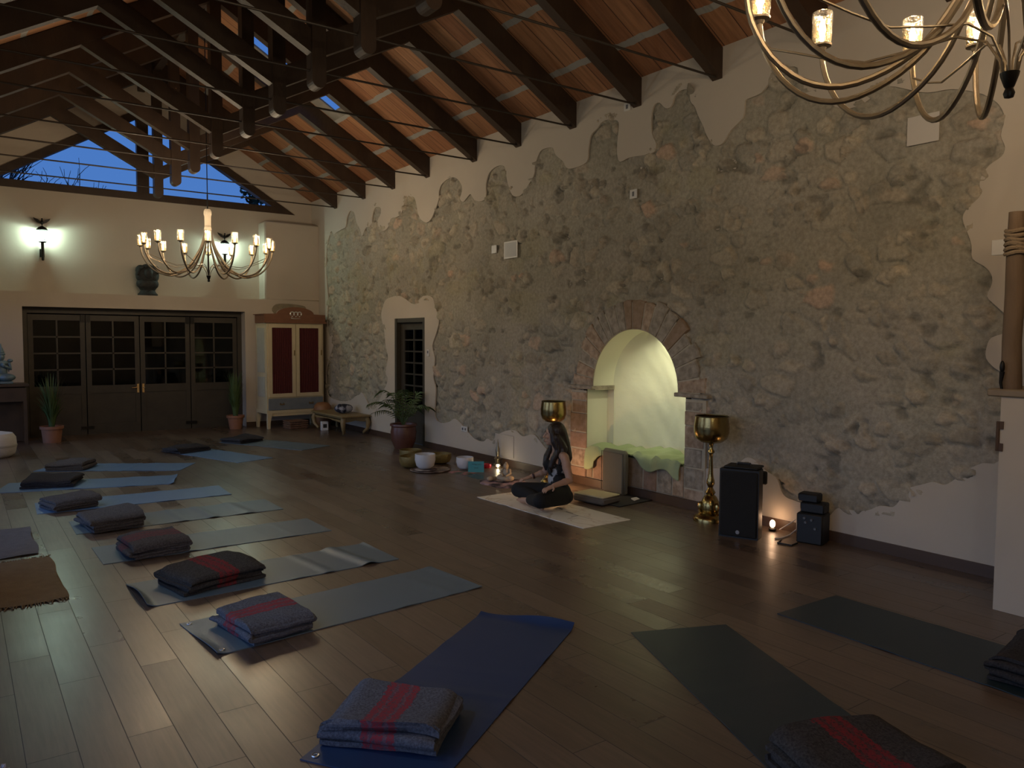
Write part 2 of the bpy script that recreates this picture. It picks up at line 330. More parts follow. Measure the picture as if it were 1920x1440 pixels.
ST_BOT= [(7.37,0.12),(7.45,0.19),(7.58,0.28),(7.75,0.33),(7.91,0.43),(8.03,0.49),(8.26,0.44),(8.42,0.5),(8.63,0.48),(8.85,0.4),(8.98,0.3),(9.11,0.32),(9.2,0.27),(9.39,0.27),(9.58,0.34),(9.77,0.45),(9.98,0.53),(10.14,0.47),(10.39,0.43),(10.59,0.52),(10.56,0.94),(10.64,1.13),(10.59,1.42),(10.67,1.61),(10.56,1.8),(10.46,2.02),(10.59,2.25),(10.67,2.38),(10.96,2.41),(11.25,2.29),(11.56,2.39),(11.81,2.45),(12.08,2.44),(12.29,2.4),(12.41,2.27),(12.46,2.12),(12.35,1.87),(12.29,1.59),(12.21,1.41),(12.3,1.15),(12.22,1.01),(12.43,0.77),(12.58,0.61),(12.73,0.47),(12.95,0.49),(13.24,0.72),(13.48,0.68),(13.79,0.56),(14.22,0.51),(14.7,0.54),(14.94,0.65),(14.96,1.13),(14.7,1.46),(14.59,1.67),(14.78,1.89),(14.91,2.05),(14.84,2.53),(14.92,2.95)]

def vnoise(y,z,seed):
    yi=np.floor(y).astype(np.int64); zi=np.floor(z).astype(np.int64); fy=y-yi; fz=z-zi
    fy=fy*fy*(3-2*fy); fz=fz*fz*(3-2*fz)
    def h(a,b): 
        q=np.sin(a*127.1+b*311.7+seed*74.7)*43758.5453; return q-np.floor(q)
    return (h(yi,zi)*(1-fy)+h(yi+1,zi)*fy)*(1-fz)+(h(yi,zi+1)*(1-fy)+h(yi+1,zi+1)*fy)*fz
def fbm(y,z,seed,o=4):
    s=0;a=.5
    for k in range(o): s=s+a*vnoise(y*2**k,z*2**k,seed+k); a*=.5
    return s/(1-.5**o)
def stone_field(ys,zs):
    Y,Z=np.meshgrid(ys,zs)
    def H(a,b,k):
        q=np.sin(a*269.5+b*183.3+k*57.31)*43758.5453; return q-np.floor(q)
    h=np.zeros_like(Y); col=np.zeros(Y.shape+(3,))
    mort=np.stack([.325+0*Y,.295+0*Y,.232+0*Y],-1)
    blot=fbm(Y*.9,Z*.9,3)[...,None]; blot2=fbm(Y*2.3+9,Z*2.3,11)[...,None]
    mort=mort*(.78+.5*blot)+ (blot2-.5)*np.array([.07,.05,.06])
    col[:]=mort; h=h+(fbm(Y*1.6,Z*1.6,21)-.5)*.02+(fbm(Y*7,Z*9,31)-.5)*.012
    for layer,(sw,sh,thr) in enumerate(((.30,.20,.40),(.17,.12,.64))):
        wy=Y+(fbm(Y*4,Z*4,5+layer)-.5)*.16; wz=Z+(fbm(Y*4,Z*4,15+layer)-.5)*.13
        gy=wy/sw; gz=wz/sh; by=np.floor(gy); bz=np.floor(gz)
        F1=np.full(Y.shape,9.); F2=np.full(Y.shape,9.); iy=by.copy(); iz=bz.copy()
        for a in(-1,0,1):
            for b in(-1,0,1):
                cy=by+a; cz=bz+b; py=cy+.5+(H(cy,cz,1+layer)-.5)*.8+.5*(np.mod(cz,2)); pz=cz+.5+(H(cy,cz,2+layer)-.5)*.7
                d=np.hypot(gy-py,gz-pz); n=d<F1; F2=np.where(n,F1,np.minimum(F2,d)); iy=np.where(n,cy,iy); iz=np.where(n,cz,iz); F1=np.where(n,d,F1)
        e=F2-F1; r=H(iy,iz,7+layer); expo=np.clip((r-thr)/.18,0,1)
        edge=np.clip((e-.10-.25*H(iy,iz,9))/.16,0,1); m=edge*edge*(3-2*edge)*expo
        rim=np.clip(1-np.abs(e-.16)/.10,0,1)*expo
        q=H(iy,iz,4+layer)[...,None]; pal=np.where(q<.35,np.array([.44,.37,.275]),np.where(q<.6,np.array([.30,.275,.225]),np.where(q<.8,np.array([.50,.43,.32]),np.where(q<.95,np.array([.25,.215,.16]),np.array([.56,.38,.27])))))
        k=(.25+.55*H(iy,iz,6+layer))*m; col=col*(1-k[...,None])+pal*k[...,None]
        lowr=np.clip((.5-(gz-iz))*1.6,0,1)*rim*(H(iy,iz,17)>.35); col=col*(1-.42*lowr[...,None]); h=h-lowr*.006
        amp=.024 if layer==0 else .016
        h=h+m*amp*(.4+H(iy,iz,8))*(1+ (H(iy,iz,13)-.5)*(gz-iz-.5)*1.6) -rim*.008*(1+layer)
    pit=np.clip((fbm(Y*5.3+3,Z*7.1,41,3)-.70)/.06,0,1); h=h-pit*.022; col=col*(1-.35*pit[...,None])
    yl=np.clip((fbm(Y*1.9+30,Z*2.4,51,3)-.64)/.08,0,1)[...,None]; col=col*(1-.35*yl)+np.array([.36,.32,.19])*.35*yl
    return h,np.clip(col,.02,1)
def inside_open(y,z):
    return ((y>DY0-.03)&(y<DY1+.03)&(z<DZ+.03)) | ((np.abs(y-NC)<NH+.08)&(z<NS)&(z>SEAT-.35)) | ((np.hypot(y-NC,z-NS)<NR+.1)&(z>=NS-.02))
ST_ALL=smoothloop(ST_TOP+ST_BOT+[],3)
ys=np.arange(2.02,15.36,.0175); zs=np.arange(0,4.6,.0175)
H_,C_=stone_field(ys,zs)
ny,nz=len(ys),len(zs); YY,ZZ=np.meshgrid(ys,zs)
verts=np.stack([W+.022-H_,YY,ZZ],-1).reshape(-1,3)
ii=np.arange(nz-1)[:,None]*ny+np.arange(ny-1)[None,:]
cyc=(YY[:-1,:-1]+.00875); czc=(ZZ[:-1,:-1]+.00875)
# keep only faces near the bare stone area
def pip(y,z,P):
    r=np.zeros(y.shape,bool); n=len(P)
    for i in range(n):
        (y1,z1),(y2,z2)=P[i],P[(i+1)%n]
        if z1==z2: continue
        c=((z1>z)!=(z2>z))&(y<(y2-y1)*(z-z1)/(z2-z1)+y1); r^=c
    return r
keep0=pip(cyc,czc,ST_ALL)
keep=keep0.copy()
for _ in range(4):
    k2=keep.copy(); k2[1:]|=keep[:-1]; k2[:-1]|=keep[1:]; k2[:,1:]|=keep[:,:-1]; k2[:,:-1]|=keep[:,1:]; keep=k2
keep&=~inside_open(cyc,czc)
q=ii[keep]; faces=np.stack([q,q+ny,q+ny+1,q+1],-1)
used=np.unique(faces); remap=-np.ones(len(verts),int); remap[used]=np.arange(len(used))
me=bpy.data.meshes.new('rubble_stone'); me.from_pydata(verts[used].tolist(),[],remap[faces].tolist())
me.polygons.foreach_set('use_smooth',[True]*len(me.polygons)); me.materials.append(STONEM)
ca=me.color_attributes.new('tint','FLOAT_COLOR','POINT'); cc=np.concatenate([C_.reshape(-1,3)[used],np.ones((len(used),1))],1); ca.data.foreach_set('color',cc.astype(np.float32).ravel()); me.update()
# plaster skin
wall_poly=[(1.95,0),(DY0,0),(DY0,DZ),(DY1,DZ),(DY1,0),(YR,0),(YR,4.66),(1.95,4.66)]
skin=fill2d([wall_poly,ST_ALL],.02,'x',W+.01); skin.name='plaster_skin'; skin.materials.append(PLASTER)
wr=link('wall_right',skin); wr['kind']='structure'
st=link('rubble_stone',me,wr); st['label']='bare rubble stone area with ragged plaster edge'
bk=MB(); bk.prism([(YF,0),(1.97,0),(1.97,4.7),(YF,4.7)],W,W+.3,'x')
bk.box((W+.75,(DY1+YR+.3)/2,2.3),(.2,YR+.3-DY1,4.7)); bk.box((W+.6,(NC+1.0+DY0)/2+.2,2.3),(.3,DY0-NC-1.4,4.7)); bk.box((W+.8,2.9,2.3),(.3,4.4,4.7)); bk.box((W+1.2,8.6,2.3),(.1,14.2,4.8))
bk.box((W+.4,NC,3.3),(.7,2.6,2.4)); bk.box((W+.35,(DY0+DY1)/2,3.35),(.5,1.6,2.5))
bw=bk.build('masonry_core',PLASTER,wr)
# ---- back wall
b=MB()
OX0,OX1,OZ=.93,4.60,2.24       # folding door opening
LZ=2.49                        # ledge height
CX=5.0; CZ=4.02                # column
b.prism([(XL-.3,0),(OX0,0),(OX0,OZ),(OX1,OZ),(OX1,0),(W+.3,0),(W+.3,LZ),(XL-.3,LZ)],YB,YR+.25,'y')
b.box(((CX+W+.3)/2,(YB+YR)/2+.05,(LZ+CZ)/2),(W+.3-CX,YR-YB+.1,CZ-LZ+.02),bev=.03)
wb=b.build('wall_back',PLASTER); wb['kind']='structure'
# gable (recessed) with triangular window opening
gx0,gx1,gz0=XL-.3,W+.3,LZ-.05
T=[(.28,4.28),(5.63,4.28),(2.93,5.90)]
gab=fill2d([[(gx0,gz0),(gx1,gz0),(gx1,roofz(gx1)+.1),(RX,roofz(RX)+.15),(gx0,roofz(gx0)+.1)],T],.25,'y',YR+.125); gab.materials.append(PLASTER)
g=link('gable',gab,wb)
# rough little patch of bare stone above the wardrobe
pp=smoothloop([(5.13,2.27),(5.2,2.40),(5.45,2.42),(5.7,2.40),(5.82,2.36),(5.8,2.24),(5.6,2.18),(5.3,2.16)],3)
pm=fill2d([pp],.006,'y',YB-.001); pm.materials.append(mat('bare_stone_patch',(.20,.175,.125),.9,noise=((.30,.25,.17),9,.5),bump=.8,bscale=18)); link('bare_stone_patch',pm,wb)
# ---- left wall with garden openings that let in the dusk (outside the frame)
l=MB()
def wall_x(mb,x0,x1,ya,yb,za,zb): mb.box(((x0+x1)/2,(ya+yb)/2,(za+zb)/2),(x1-x0,yb-ya,zb-za))
ops=[(1.2,5.4),(7.0,9.8),(11.6,14.8)]; yprev=YF
for a,c in ops:
    wall_x(l,XL-.3,XL,yprev,a,0,4.7); wall_x(l,XL-.3,XL,a,c,2.45,4.7); yprev=c
wall_x(l,XL-.3,XL,yprev,YR+.2,0,4.7); wl=l.build('wall_left',PLASTER); wl['kind']='structure'
for i,(a,c) in enumerate(ops):
    f=MB(); n=4
    for k in range(n+1): f.box((XL-.15,a+(c-a)*k/n,1.22),(.06,.06 if k%n else .1,2.45))
    for z in(.06,1.0,1.7,2.40): f.box((XL-.15,(a+c)/2,z),(.05,c-a,.05))
    w=f.build('window_%d'%(i+2),FRAMEW); w['kind']='structure'
f=MB(); f.box(((XL+W)/2,YF-.15,3.2),(W-XL+.6,.3,6.6)); wf=f.build('wall_front',PLASTER); wf['kind']='structure'
# ---- roof
SX0,SX1,SY0,SY1=3.60,4.92,11.16,11.62      # skylight hole
rb=MB()
def slope(mb,x0,x1,y0,y1,th=.1):
    mb.add([(x,y,roofz(x)+d) for d in(0,th) for x,y in((x0,y0),(x1,y0),(x1,y1),(x0,y1))],[(0,1,2,3),(7,6,5,4),(0,4,5,1),(1,5,6,2),(2,6,7,3),(3,7,4,0)])
slope(rb,2*RX-W-.35,RX,YF-.3,YR+.3)
CX0,CX1,CY0,CY1=3.45,5.02,10.90,11.90       # concrete bay around the skylight
slope(rb,RX,W+.35,YF-.3,CY0); slope(rb,RX,W+.35,CY1,YR+.3); slope(rb,RX,CX0,CY0,CY1); slope(rb,CX1,W+.35,CY0,CY1)
ce=rb.build('ceiling',TILEM); ce['kind']='structure'
cp=MB(); slope(cp,CX0,SX0,CY0,CY1,.03); slope(cp,SX1,CX1,CY0,CY1,.03); slope(cp,SX0,SX1,CY0,SY0,.03); slope(cp,SX0,SX1,SY1,CY1,.03)
sk=thing('window_5','small skylight set in a grey concrete panel of the right roof slope','skylight',(4.2,11.4,roofz(4.2)),kind='structure')
for o in (cp.build('concrete_panel',mat('grey_concrete',(.26,.245,.21),.9,noise=((.15,.14,.115),4,.5),bump=.4,bscale=20)),):
    o.parent=sk; o.matrix_parent_inverse=Matrix.Translation(-sk.location)
def child(o,p): o.parent=p; o.matrix_parent_inverse=p.matrix_basis.inverted() if p.matrix_basis!=Matrix() else Matrix(); return o
gp=MB(); slope(gp,SX0-.05,SX1+.05,SY0-.05,SY1+.05,.008)
for i,v in enumerate(gp.v): gp.v[i]=(v[0],v[1],v[2]+.035)
child(gp.build('pane',glassmat('clear_pane',(.97,.98,1.0),.0,.02,ior=1.06)),sk)
# ---- baseboards
bb=MB()
for a,c in((1.95,4.93),(7.28,DY0-.02),(DY1+.02,YB)): bb.box((W-.008,(a+c)/2,.045),(.016,c-a,.09))
bb=bb.build('baseboard_right',BASEB); bb['kind']='structure'
bb=MB(); bb.box(((OX1+W)/2,YB-.008,.045),(W-OX1,.016,.09)); bb.box((.3,YB-.008,.045),(1.2,.016,.09)); bb=bb.build('baseboard_back',BASEB); bb['kind']='structure'
# ---- low pier on the right with wooden ledge
p=MB(); p.prism([(5.388,1.0),(5.388,2.19),(5.60,2.19),(5.62,2.24),(W+.02,2.24),(W+.02,1.0)],0,1.37,'z'); pier=p.build('wall_pier',PLASTER); pier['kind']='structure'
# ---- gable window frame
fw=.12; A,B_,Cc=T
def ins(P,d):  # inset triangle
    out=[]
    cx=sum(p[0] for p in P)/3; cz=sum(p[1] for p in P)/3
    L=[]
    for i in range(3):
        p,q=P[i],P[(i+1)%3]; nx,nz=-(q[1]-p[1]),(q[0]-p[0]); ln=math.hypot(nx,nz); nx/=ln;nz/=ln
        if (cx-p[0])*nx+(cz-p[1])*nz<0: nx,nz=-nx,-nz
        L.append((nx,nz,nx*(p[0]+nx*d)+nz*(p[1]+nz*d)))
    for i in range(3):
        a1,b1,c1=L[i-1]; a2,b2,c2=L[i]; D=a1*b2-a2*b1; out.append(((c1*b2-c2*b1)/D,(a1*c2-a2*c1)/D))
    return out
ins_T=ins(T,.10)
wm=fill2d([ins(T,-.03),ins_T],.16,'y',YR+.05); wm.materials.append(BEAM); w1=link('window_1',wm); w1['kind']='structure'
mu=MB(); mu.box((2.90,YR+.05,5.0),(.20,.12,1.5)); mu.build('mullion',BEAM,w1)
gm=MB(); gm.add([(x,YR+.10,z) for x,z in ins(T,.06)],[(0,1,2)]); gm.build('pane',MATS['clear_pane'],w1)
# ---- folding glazed doors in the back wall
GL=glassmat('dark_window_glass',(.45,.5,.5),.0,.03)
d1=MB(); yd=YB+.30
d1.box((OX0+.04,yd,OZ/2),(.08,.12,OZ)); d1.box((OX1-.04,yd,OZ/2),(.08,.12,OZ)); d1.box(((OX0+OX1)/2,yd,OZ-.05),(OX1-OX0-.16,.12,.10))
door1=d1.build('door_1',FRAMEG); door1['kind']='structure'
lw=(OX1-OX0-.16)/4
for i in range(4):
    x0=OX0+.08+lw*i; x1=x0+lw; m=MB(); st_=.085
    m.box((x0+st_/2+.004,yd,1.06),(st_-.008,.05,2.12)); m.box((x1-st_/2-.004,yd,1.06),(st_-.008,.05,2.12))
    m.box(((x0+x1)/2,yd,.09),(lw-2*st_,.05,.18)); m.box(((x0+x1)/2,yd,.80),(lw-2*st_,.05,.14)); m.box(((x0+x1)/2,yd,2.07),(lw-2*st_,.05,.10))
    m.box(((x0+x1)/2,yd,.45),(lw-2*st_,.02,.56))
    gx0_,gx1_=x0+st_,x1-st_
    m.box(((x0+x1)/2,yd,1.445),(.028,.04,1.15))
    for k in(1,2,3): m.box(((x0+x1)/2,yd,.87+1.15*k/4),(gx1_-gx0_,.04,.028))
    leaf=m.build('door_leaf',FRAMEG,door1)
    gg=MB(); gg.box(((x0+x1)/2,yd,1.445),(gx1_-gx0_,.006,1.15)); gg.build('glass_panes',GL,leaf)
    hb=MB(); hb.box((x0+.04 if i%2 else x1-.04,yd-.035,2.06),(.07,.03,.13)); hb.box((x0+.05 if i%2 else x1-.05,yd-.035,.12),(.10,.03,.05)); hb.build('bolt',IRON,leaf)
    if i in(1,2):
        hh=MB(); hx=x1-.045 if i==1 else x0+.045; hh.box((hx,yd-.03,.80),(.035,.01,.16)); hh.tube([(hx,yd-.03,.82),(hx,yd-.07,.82),(hx-.11 if i==1 else hx+.02,yd-.075,.81)],.009,8)
        hh.build('handle',mat('brass_handle',(.75,.55,.28),.25,metal=1) if i==1 else MATS['brass_handle'],leaf)
ar=MB()   # dark porch beyond the doors
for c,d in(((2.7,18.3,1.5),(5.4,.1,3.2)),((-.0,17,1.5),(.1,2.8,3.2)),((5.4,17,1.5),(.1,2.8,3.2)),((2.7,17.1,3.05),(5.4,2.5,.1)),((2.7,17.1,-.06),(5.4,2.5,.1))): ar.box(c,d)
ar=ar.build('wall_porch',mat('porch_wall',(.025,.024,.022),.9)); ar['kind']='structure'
# ---- small panelled door in the right wall
d2=MB(); xd=W+.10
d2.box((W+.06,DY0+.035,DZ/2),(.12,.07,DZ)); d2.box((W+.06,DY1-.035,DZ/2),(.14,.07,DZ)); d2.box((W+.06,(DY0+DY1)/2,DZ-.035),(.12,DY1-DY0-.14,.07))
door2=d2.build('door_2',FRAMEG); door2['kind']='structure'
m=MB(); y0,y1=DY0+.07,DY1-.07
m.box((xd,y0+.06,1.0),(.045,.12,2.0)); m.box((xd,y1-.06,1.0),(.045,.12,2.0))
for z,h in((.10,.2),(.56,.12),(1.94,.12)): m.box((xd,(y0+y1)/2,z),(.045,y1-y0-.24,h))
for z in(.76,.95,1.14,1.33,1.52,1.71): m.box((xd,(y0+y1)/2,z),(.04,y1-y0-.24,.024))
m.box((xd,(y0+y1)/2,1.25),(.04,.024,1.3)); m.box((xd,(y0+y1)/2,.35),(.02,y1-y0-.24,.32))
lf=m.build('door_leaf',FRAMEG,door2)
gg=MB(); gg.box((xd,(y0+y1)/2,1.25),(.006,y1-y0-.24,1.28)); gg.build('glass_panes',GL,lf)
bkd=MB(); bkd.box((W+.62,(DY0+DY1)/2,1.05),(.06,1.4,2.2)); bkd.build('dark_lobby_panel',MATS['porch_wall'],door2)
# ================================================================= ALCOVE
al=thing('trim_1','arched stone-framed alcove with a lit white plaster niche and stone bench','alcove',(W,NC,0),kind='structure')
D=.32
s=MB()
def arc(u): a=PI*u; return (NC+NR*math.cos(a),NS+NR*math.sin(a))
s.grid(lambda u,v:(W-.0+D*v,)+arc(u),40,4)                              # barrel reveal
for sg in(-1,1):
    s.grid(lambda u,v,sg=sg:(W+(D+.0)*v,NC+sg*NH,SEAT-.05+(1.135-SEAT+.05)*u),4,3)   # lower jambs
    s.grid(lambda u,v,sg=sg:(W+D*v,NC+sg*(NR-.04+(NH-NR+.05)*u),1.135),2,2)           # soffit under the ledge
def apse(u,v):
    # v: height, u: around
    z=SEAT-.05+(NS+NR-SEAT+.05)*v
    if z<=NS:
        r=NR; d=.33
    else:
        t=min(1,(z-NS)/NR); r=NR*math.sqrt(max(0,1-t*t)); d=.33*(1-t**2.2)
    c=math.cos(PI*u); c=c if abs(c)<1 else math.copysign(1,c)
    wob=.010*math.sin(9*c+9*z)*math.sin(5*z+2)+.006*math.sin(23*c+3*z)*math.sin(17*z)
    e_=1-abs(c)**2.2
    return (W+D+max(0,(d+wob)*e_), NC-r*c, z)
s.grid(apse,56,70)
for sg in(-1,1): s.grid(lambda u,v,sg=sg:(W+D,NC+sg*(NR-.01+(NH-NR+.01)*u),SEAT-.05+(1.14-SEAT+.05)*v),2,6)
s.add([(W,NC-NH-.02,SEAT),(W+.9,NC-NH-.02,SEAT),(W+.9,NC+NH+.02,SEAT),(W,NC+NH+.02,SEAT)],[(0,1,2,3)])
NICHE=mat('niche_limewash',(.72,.71,.56),.75,bump=.6,bscale=7)
child(s.build('plaster_niche',NICHE),al)
def rough_block(mb,poly,x0,x1,mi=0):
    """wedge block: poly in (y,z), front at x0 (room side), with softened front edges"""
    n=len(poly); cy=sum(p[0] for p in poly)/n; cz=sum(p[1] for p in poly)/n
    v=[];k=.93
    for X,kk in((x1,1),(x0+.012,1),(x0,k)):
        for y,z in poly:
            dy=cy+(y-cy)*kk; dz=cz+(z-cz)*kk; v.append((X+random.uniform(-.003,.003),dy,dz))
    f=[tuple(range(2*n,3*n)),tuple(range(n-1,-1,-1))]
    for a in(0,1):
        for i in range(n): f.append((a*n+i,a*n+(i+1)%n,(a+1)*n+(i+1)%n,(a+1)*n+i))
    mb.add(v,f,mi)
n=19; R0,R1=NR,1.0
rr=random.Random(3)
ed=[0]
for i in range(n): ed.append(ed[-1]+rr.uniform(.7,1.25))
ed=[PI*e_/ed[-1] for e_ in ed]
for i in range(n):
    m=MB(); a0,a1=ed[i]+.008,ed[i+1]-.008; ro=R1+rr.uniform(-.05,.03)
    P=[(NC+r*math.cos(a),NS+r*math.sin(a)) for r,a in((R0+.004,a0),(R0+.004,(a0+a1)/2),(R0+.004,a1),(ro,a1),(ro+.01,(a0+a1)/2),(ro,a0))]
    rough_block(m,P,W-.012-rr.uniform(0,.010),W+.06); child(m.build('voussoir',BLOCK[rr.choice([0,1,1,0,3,1])]),al)
mo=MB(); mo.prism([(NC+r*math.cos(a),NS+r*math.sin(a)) for r,a in [(R1-.04,PI*i/24) for i in range(25)]+[(NR+.002,PI*i/24) for i in range(24,-1,-1)]],W-.009,W+.05,'x'); child(mo.build('arch_mortar',mat('arch_mortar',(.42,.37,.28),.9,bump=.4)),al)
for sg in(-1,1):
    zz=SEAT*0
    hs=[.20,.22,.20,.23,.15,.10]; z=0
    outer=NC+sg*1.045; inner=NC+sg*(NH+.002)
    for k,h in enumerate(hs):
        m=MB(); y0,y1=sorted((inner,outer+sg*rr.uniform(-.05,.02))); rough_block(m,[(y0,z+.006),(y1,z+.006),(y1,z+h-.006),(y0,z+h-.006)],W-.012-rr.uniform(0,.008),W+.1)
        child(m.build('pillar_block',BLOCK[rr.choice([0,2,2,3,0])] if sg>0 else BLOCK[rr.choice([1,3,0,1])]),al); z+=h
    m=MB(); y0,y1=sorted((NC+sg*(NR-.02),NC+sg*1.08)); m.box((W+.05,(y0+y1)/2,1.160),(.20,y1-y0,.042),bev=.008); 
    y0,y1=sorted((NC+sg*(NR-.02),NC+sg*(NH+.01))); m.box((W+.165,(y0+y1)/2,1.158),(.31,y1-y0,.046))
    child(m.build('ledge',BLOCK[1]),al)
    m=MB(); y0,y1=sorted((NC+sg*(NH+.008),NC+sg*1.04)); m.prism([(y0,0),(y1,0),(y1,1.12),(y0,1.12)],W-.009,W+.12,'x'); child(m.build('pillar_mortar',MATS['arch_mortar']),al)
m=MB(); y=NC-NH
k=0
while y<NC+NH-.01:
    w=min(rr.uniform(.15,.24),NC+NH-y); rough_block(m,[(y+.006,.09),(y+w-.006,.09),(y+w-.006,SEAT-.01),(y+.006,SEAT-.01)],W-.008-rr.uniform(0,.006),W+.1,k%4); y+=w; k+=1
child(m.build('bench_front',BLOCK),al)
m=MB(); m.prism([(NC-NH,0),(NC+NH,0),(NC+NH,SEAT-.008),(NC-NH,SEAT-.008)],W-.002,W+.3,'x'); child(m.build('bench_core',MATS['arch_mortar']),al)
m=MB(); m.box((W-.03,NC,.045),(.035,2.1,.09)); child(m.build('plinth_board',BASEB),al)
# ================================================================= ROOF TRUSSES
TY=[1.8,2.9,4.0,5.11,6.20,7.28,8.39,9.45,10.80,11.97,13.13,14.41]
TL=['second-nearest dark roof truss, overhead just before the near chandelier','dark roof truss third from the viewer, overhead past the near chandelier','dark roof truss whose thin rod passes behind the near chandelier','dark roof truss with the rightmost rafter foot seen on the plaster','dark roof truss landing just right of the small square sensor high on the wall','dark roof truss landing above the two-horned stone patch','dark roof truss sixth from the far gable','dark roof truss fifth from the far gable','dark roof truss just before the skylight, nearest in front of the far chandelier','lit brown roof truss just behind the far chandelier rod','roof truss second nearest to the gable window','roof truss closest to the blue gable window']
def truss():
    t=thing('roof_truss','','roof truss',(RX,0,0),0,'roof trusses of dark wood'); h=W-RX
    def P(x): return x-RX
    for sg in(1,-1):
        m=MB(); zb=lambda x:4.25+SL*(h-x)
        m.prism([(sg*x,z) for x,z in((.0,zb(0)),(h+.02,zb(h+.02)),(h+.02,zb(h+.02)+.29),(0,zb(0)+.29))],-.06,.06); m.build('rafter',BEAM,t)
        m=MB(); m.prism([(sg*x,z) for x,z in((.06,4.42),(1.56,5.22),(1.72,5.32),(1.50,5.42),(1.3,5.32),(.06,4.64))],-.055,.055); m.build('strut',BEAM,t)
    m=MB(); pr=[(.07,6.3),(-.07,6.3)]+[(-.07*math.cos(a),4.175-.07*math.sin(a)) for a in [PI*i/10 for i in range(11)]]
    m.prism(pr,-.075,.075); m.build('king_post',BEAM,t)
    m=MB(); m.tube([(-h-.02,0,4.272),(0,0,4.272),(h+.02,0,4.272)],.011,8); m.build('tie_rod',mat('rod_iron',(.05,.04,.032),.5,metal=.4) if 'rod_iron' not in MATS else MATS['rod_iron'],t)
    return t
t0=truss()
for i,y in enumerate(TY):
    o=t0 if i==0 else copy_tree(t0); o.location=(RX,y,0); o['label']=TL[i]
rg=MB(); rg.box((RX,(YF+YR)/2,roofz(RX)-.14),(.12,YR-YF,.2)); tag(rg.build('ridge_beam',BEAM),'dark ridge beam running under the peak of the roof','beam')
# trees outside the gable window
TWIG=mat('bare_bark',(.02,.018,.016),.9); LEAFO=mat('outdoor_leaves',(.015,.03,.012),.8)
def bare_tree(x,y,h,seed):
    r=random.Random(seed); m=MB()
    def br(p,d,L,rad,dep):
        q=p+d*L; mid=(p+q)/2+Vector([r.uniform(-.08,.08)*L for _ in range(3)]); m.tube([p,mid,q],[rad,rad*.85,rad*.65],5,cap=False)
        if dep==0: return
        for k in range(3 if dep>1 else 3):
            nd=(d+Vector((r.uniform(-.8,.8),r.uniform(-.6,.6),r.uniform(-.25,.7)))).normalized(); br(p+(q-p)*r.uniform(.5,1),nd,L*r.uniform(.6,.8),rad*.6,dep-1)
    br(Vector((x,y,-.1)),Vector((0,0,1)),h*.52,.09,0); top=Vector((x,y,h*.5))
    for k in range(5): br(top,Vector((r.uniform(-.7,.7),r.uniform(-.5,.5),.8)).normalized(),h*.22,.05,4)
    return m
tag(bare_tree(.75,19.2,5.9,5).build('bare_tree',TWIG),'bare branching tree outside, seen through the left end of the gable window','tree')
m=MB(); r=random.Random(9)
m.tube([(5.75,17.6,-.05),(5.7,17.5,2.5),(5.6,17.4,4.9)],[.04,.03,.015],6)
for k in range(230):
    t_=r.random(); c=Vector((r.gauss(5.65,.22),17.4+r.uniform(-.3,.3),3.2+1.75*t_)); 
    if c.z>4.65 and abs(c.x-5.6)>.30: c.z-=.4
    a=r.uniform(0,6.28); d=Vector((math.cos(a),.2,math.sin(a)))*.09; e_=Vector((-math.sin(a),.1,math.cos(a)))*.045
    m.add([c-d,c+e_,c+d,c-e_],[(0,1,2,3)])
for c in((5.33,5.0),(5.42,4.92),(5.25,4.95),(5.6,4.93),(5.72,4.85),(5.36,4.84)):
    for k in range(14):
        p=Vector((c[0]+r.gauss(0,.05),17.4+r.uniform(-.1,.1),c[1]+r.gauss(0,.07))); a=r.uniform(0,6.28); d=Vector((math.cos(a),.2,math.sin(a)))*.06; e_=Vector((-math.sin(a),.1,math.cos(a)))*.03
        m.add([p-d,p+e_,p+d,p-e_],[(0,1,2,3)])
tag(m.build('leafy_shrub',LEAFO),'dark leafy shrub outside the right corner of the gable window','shrub')
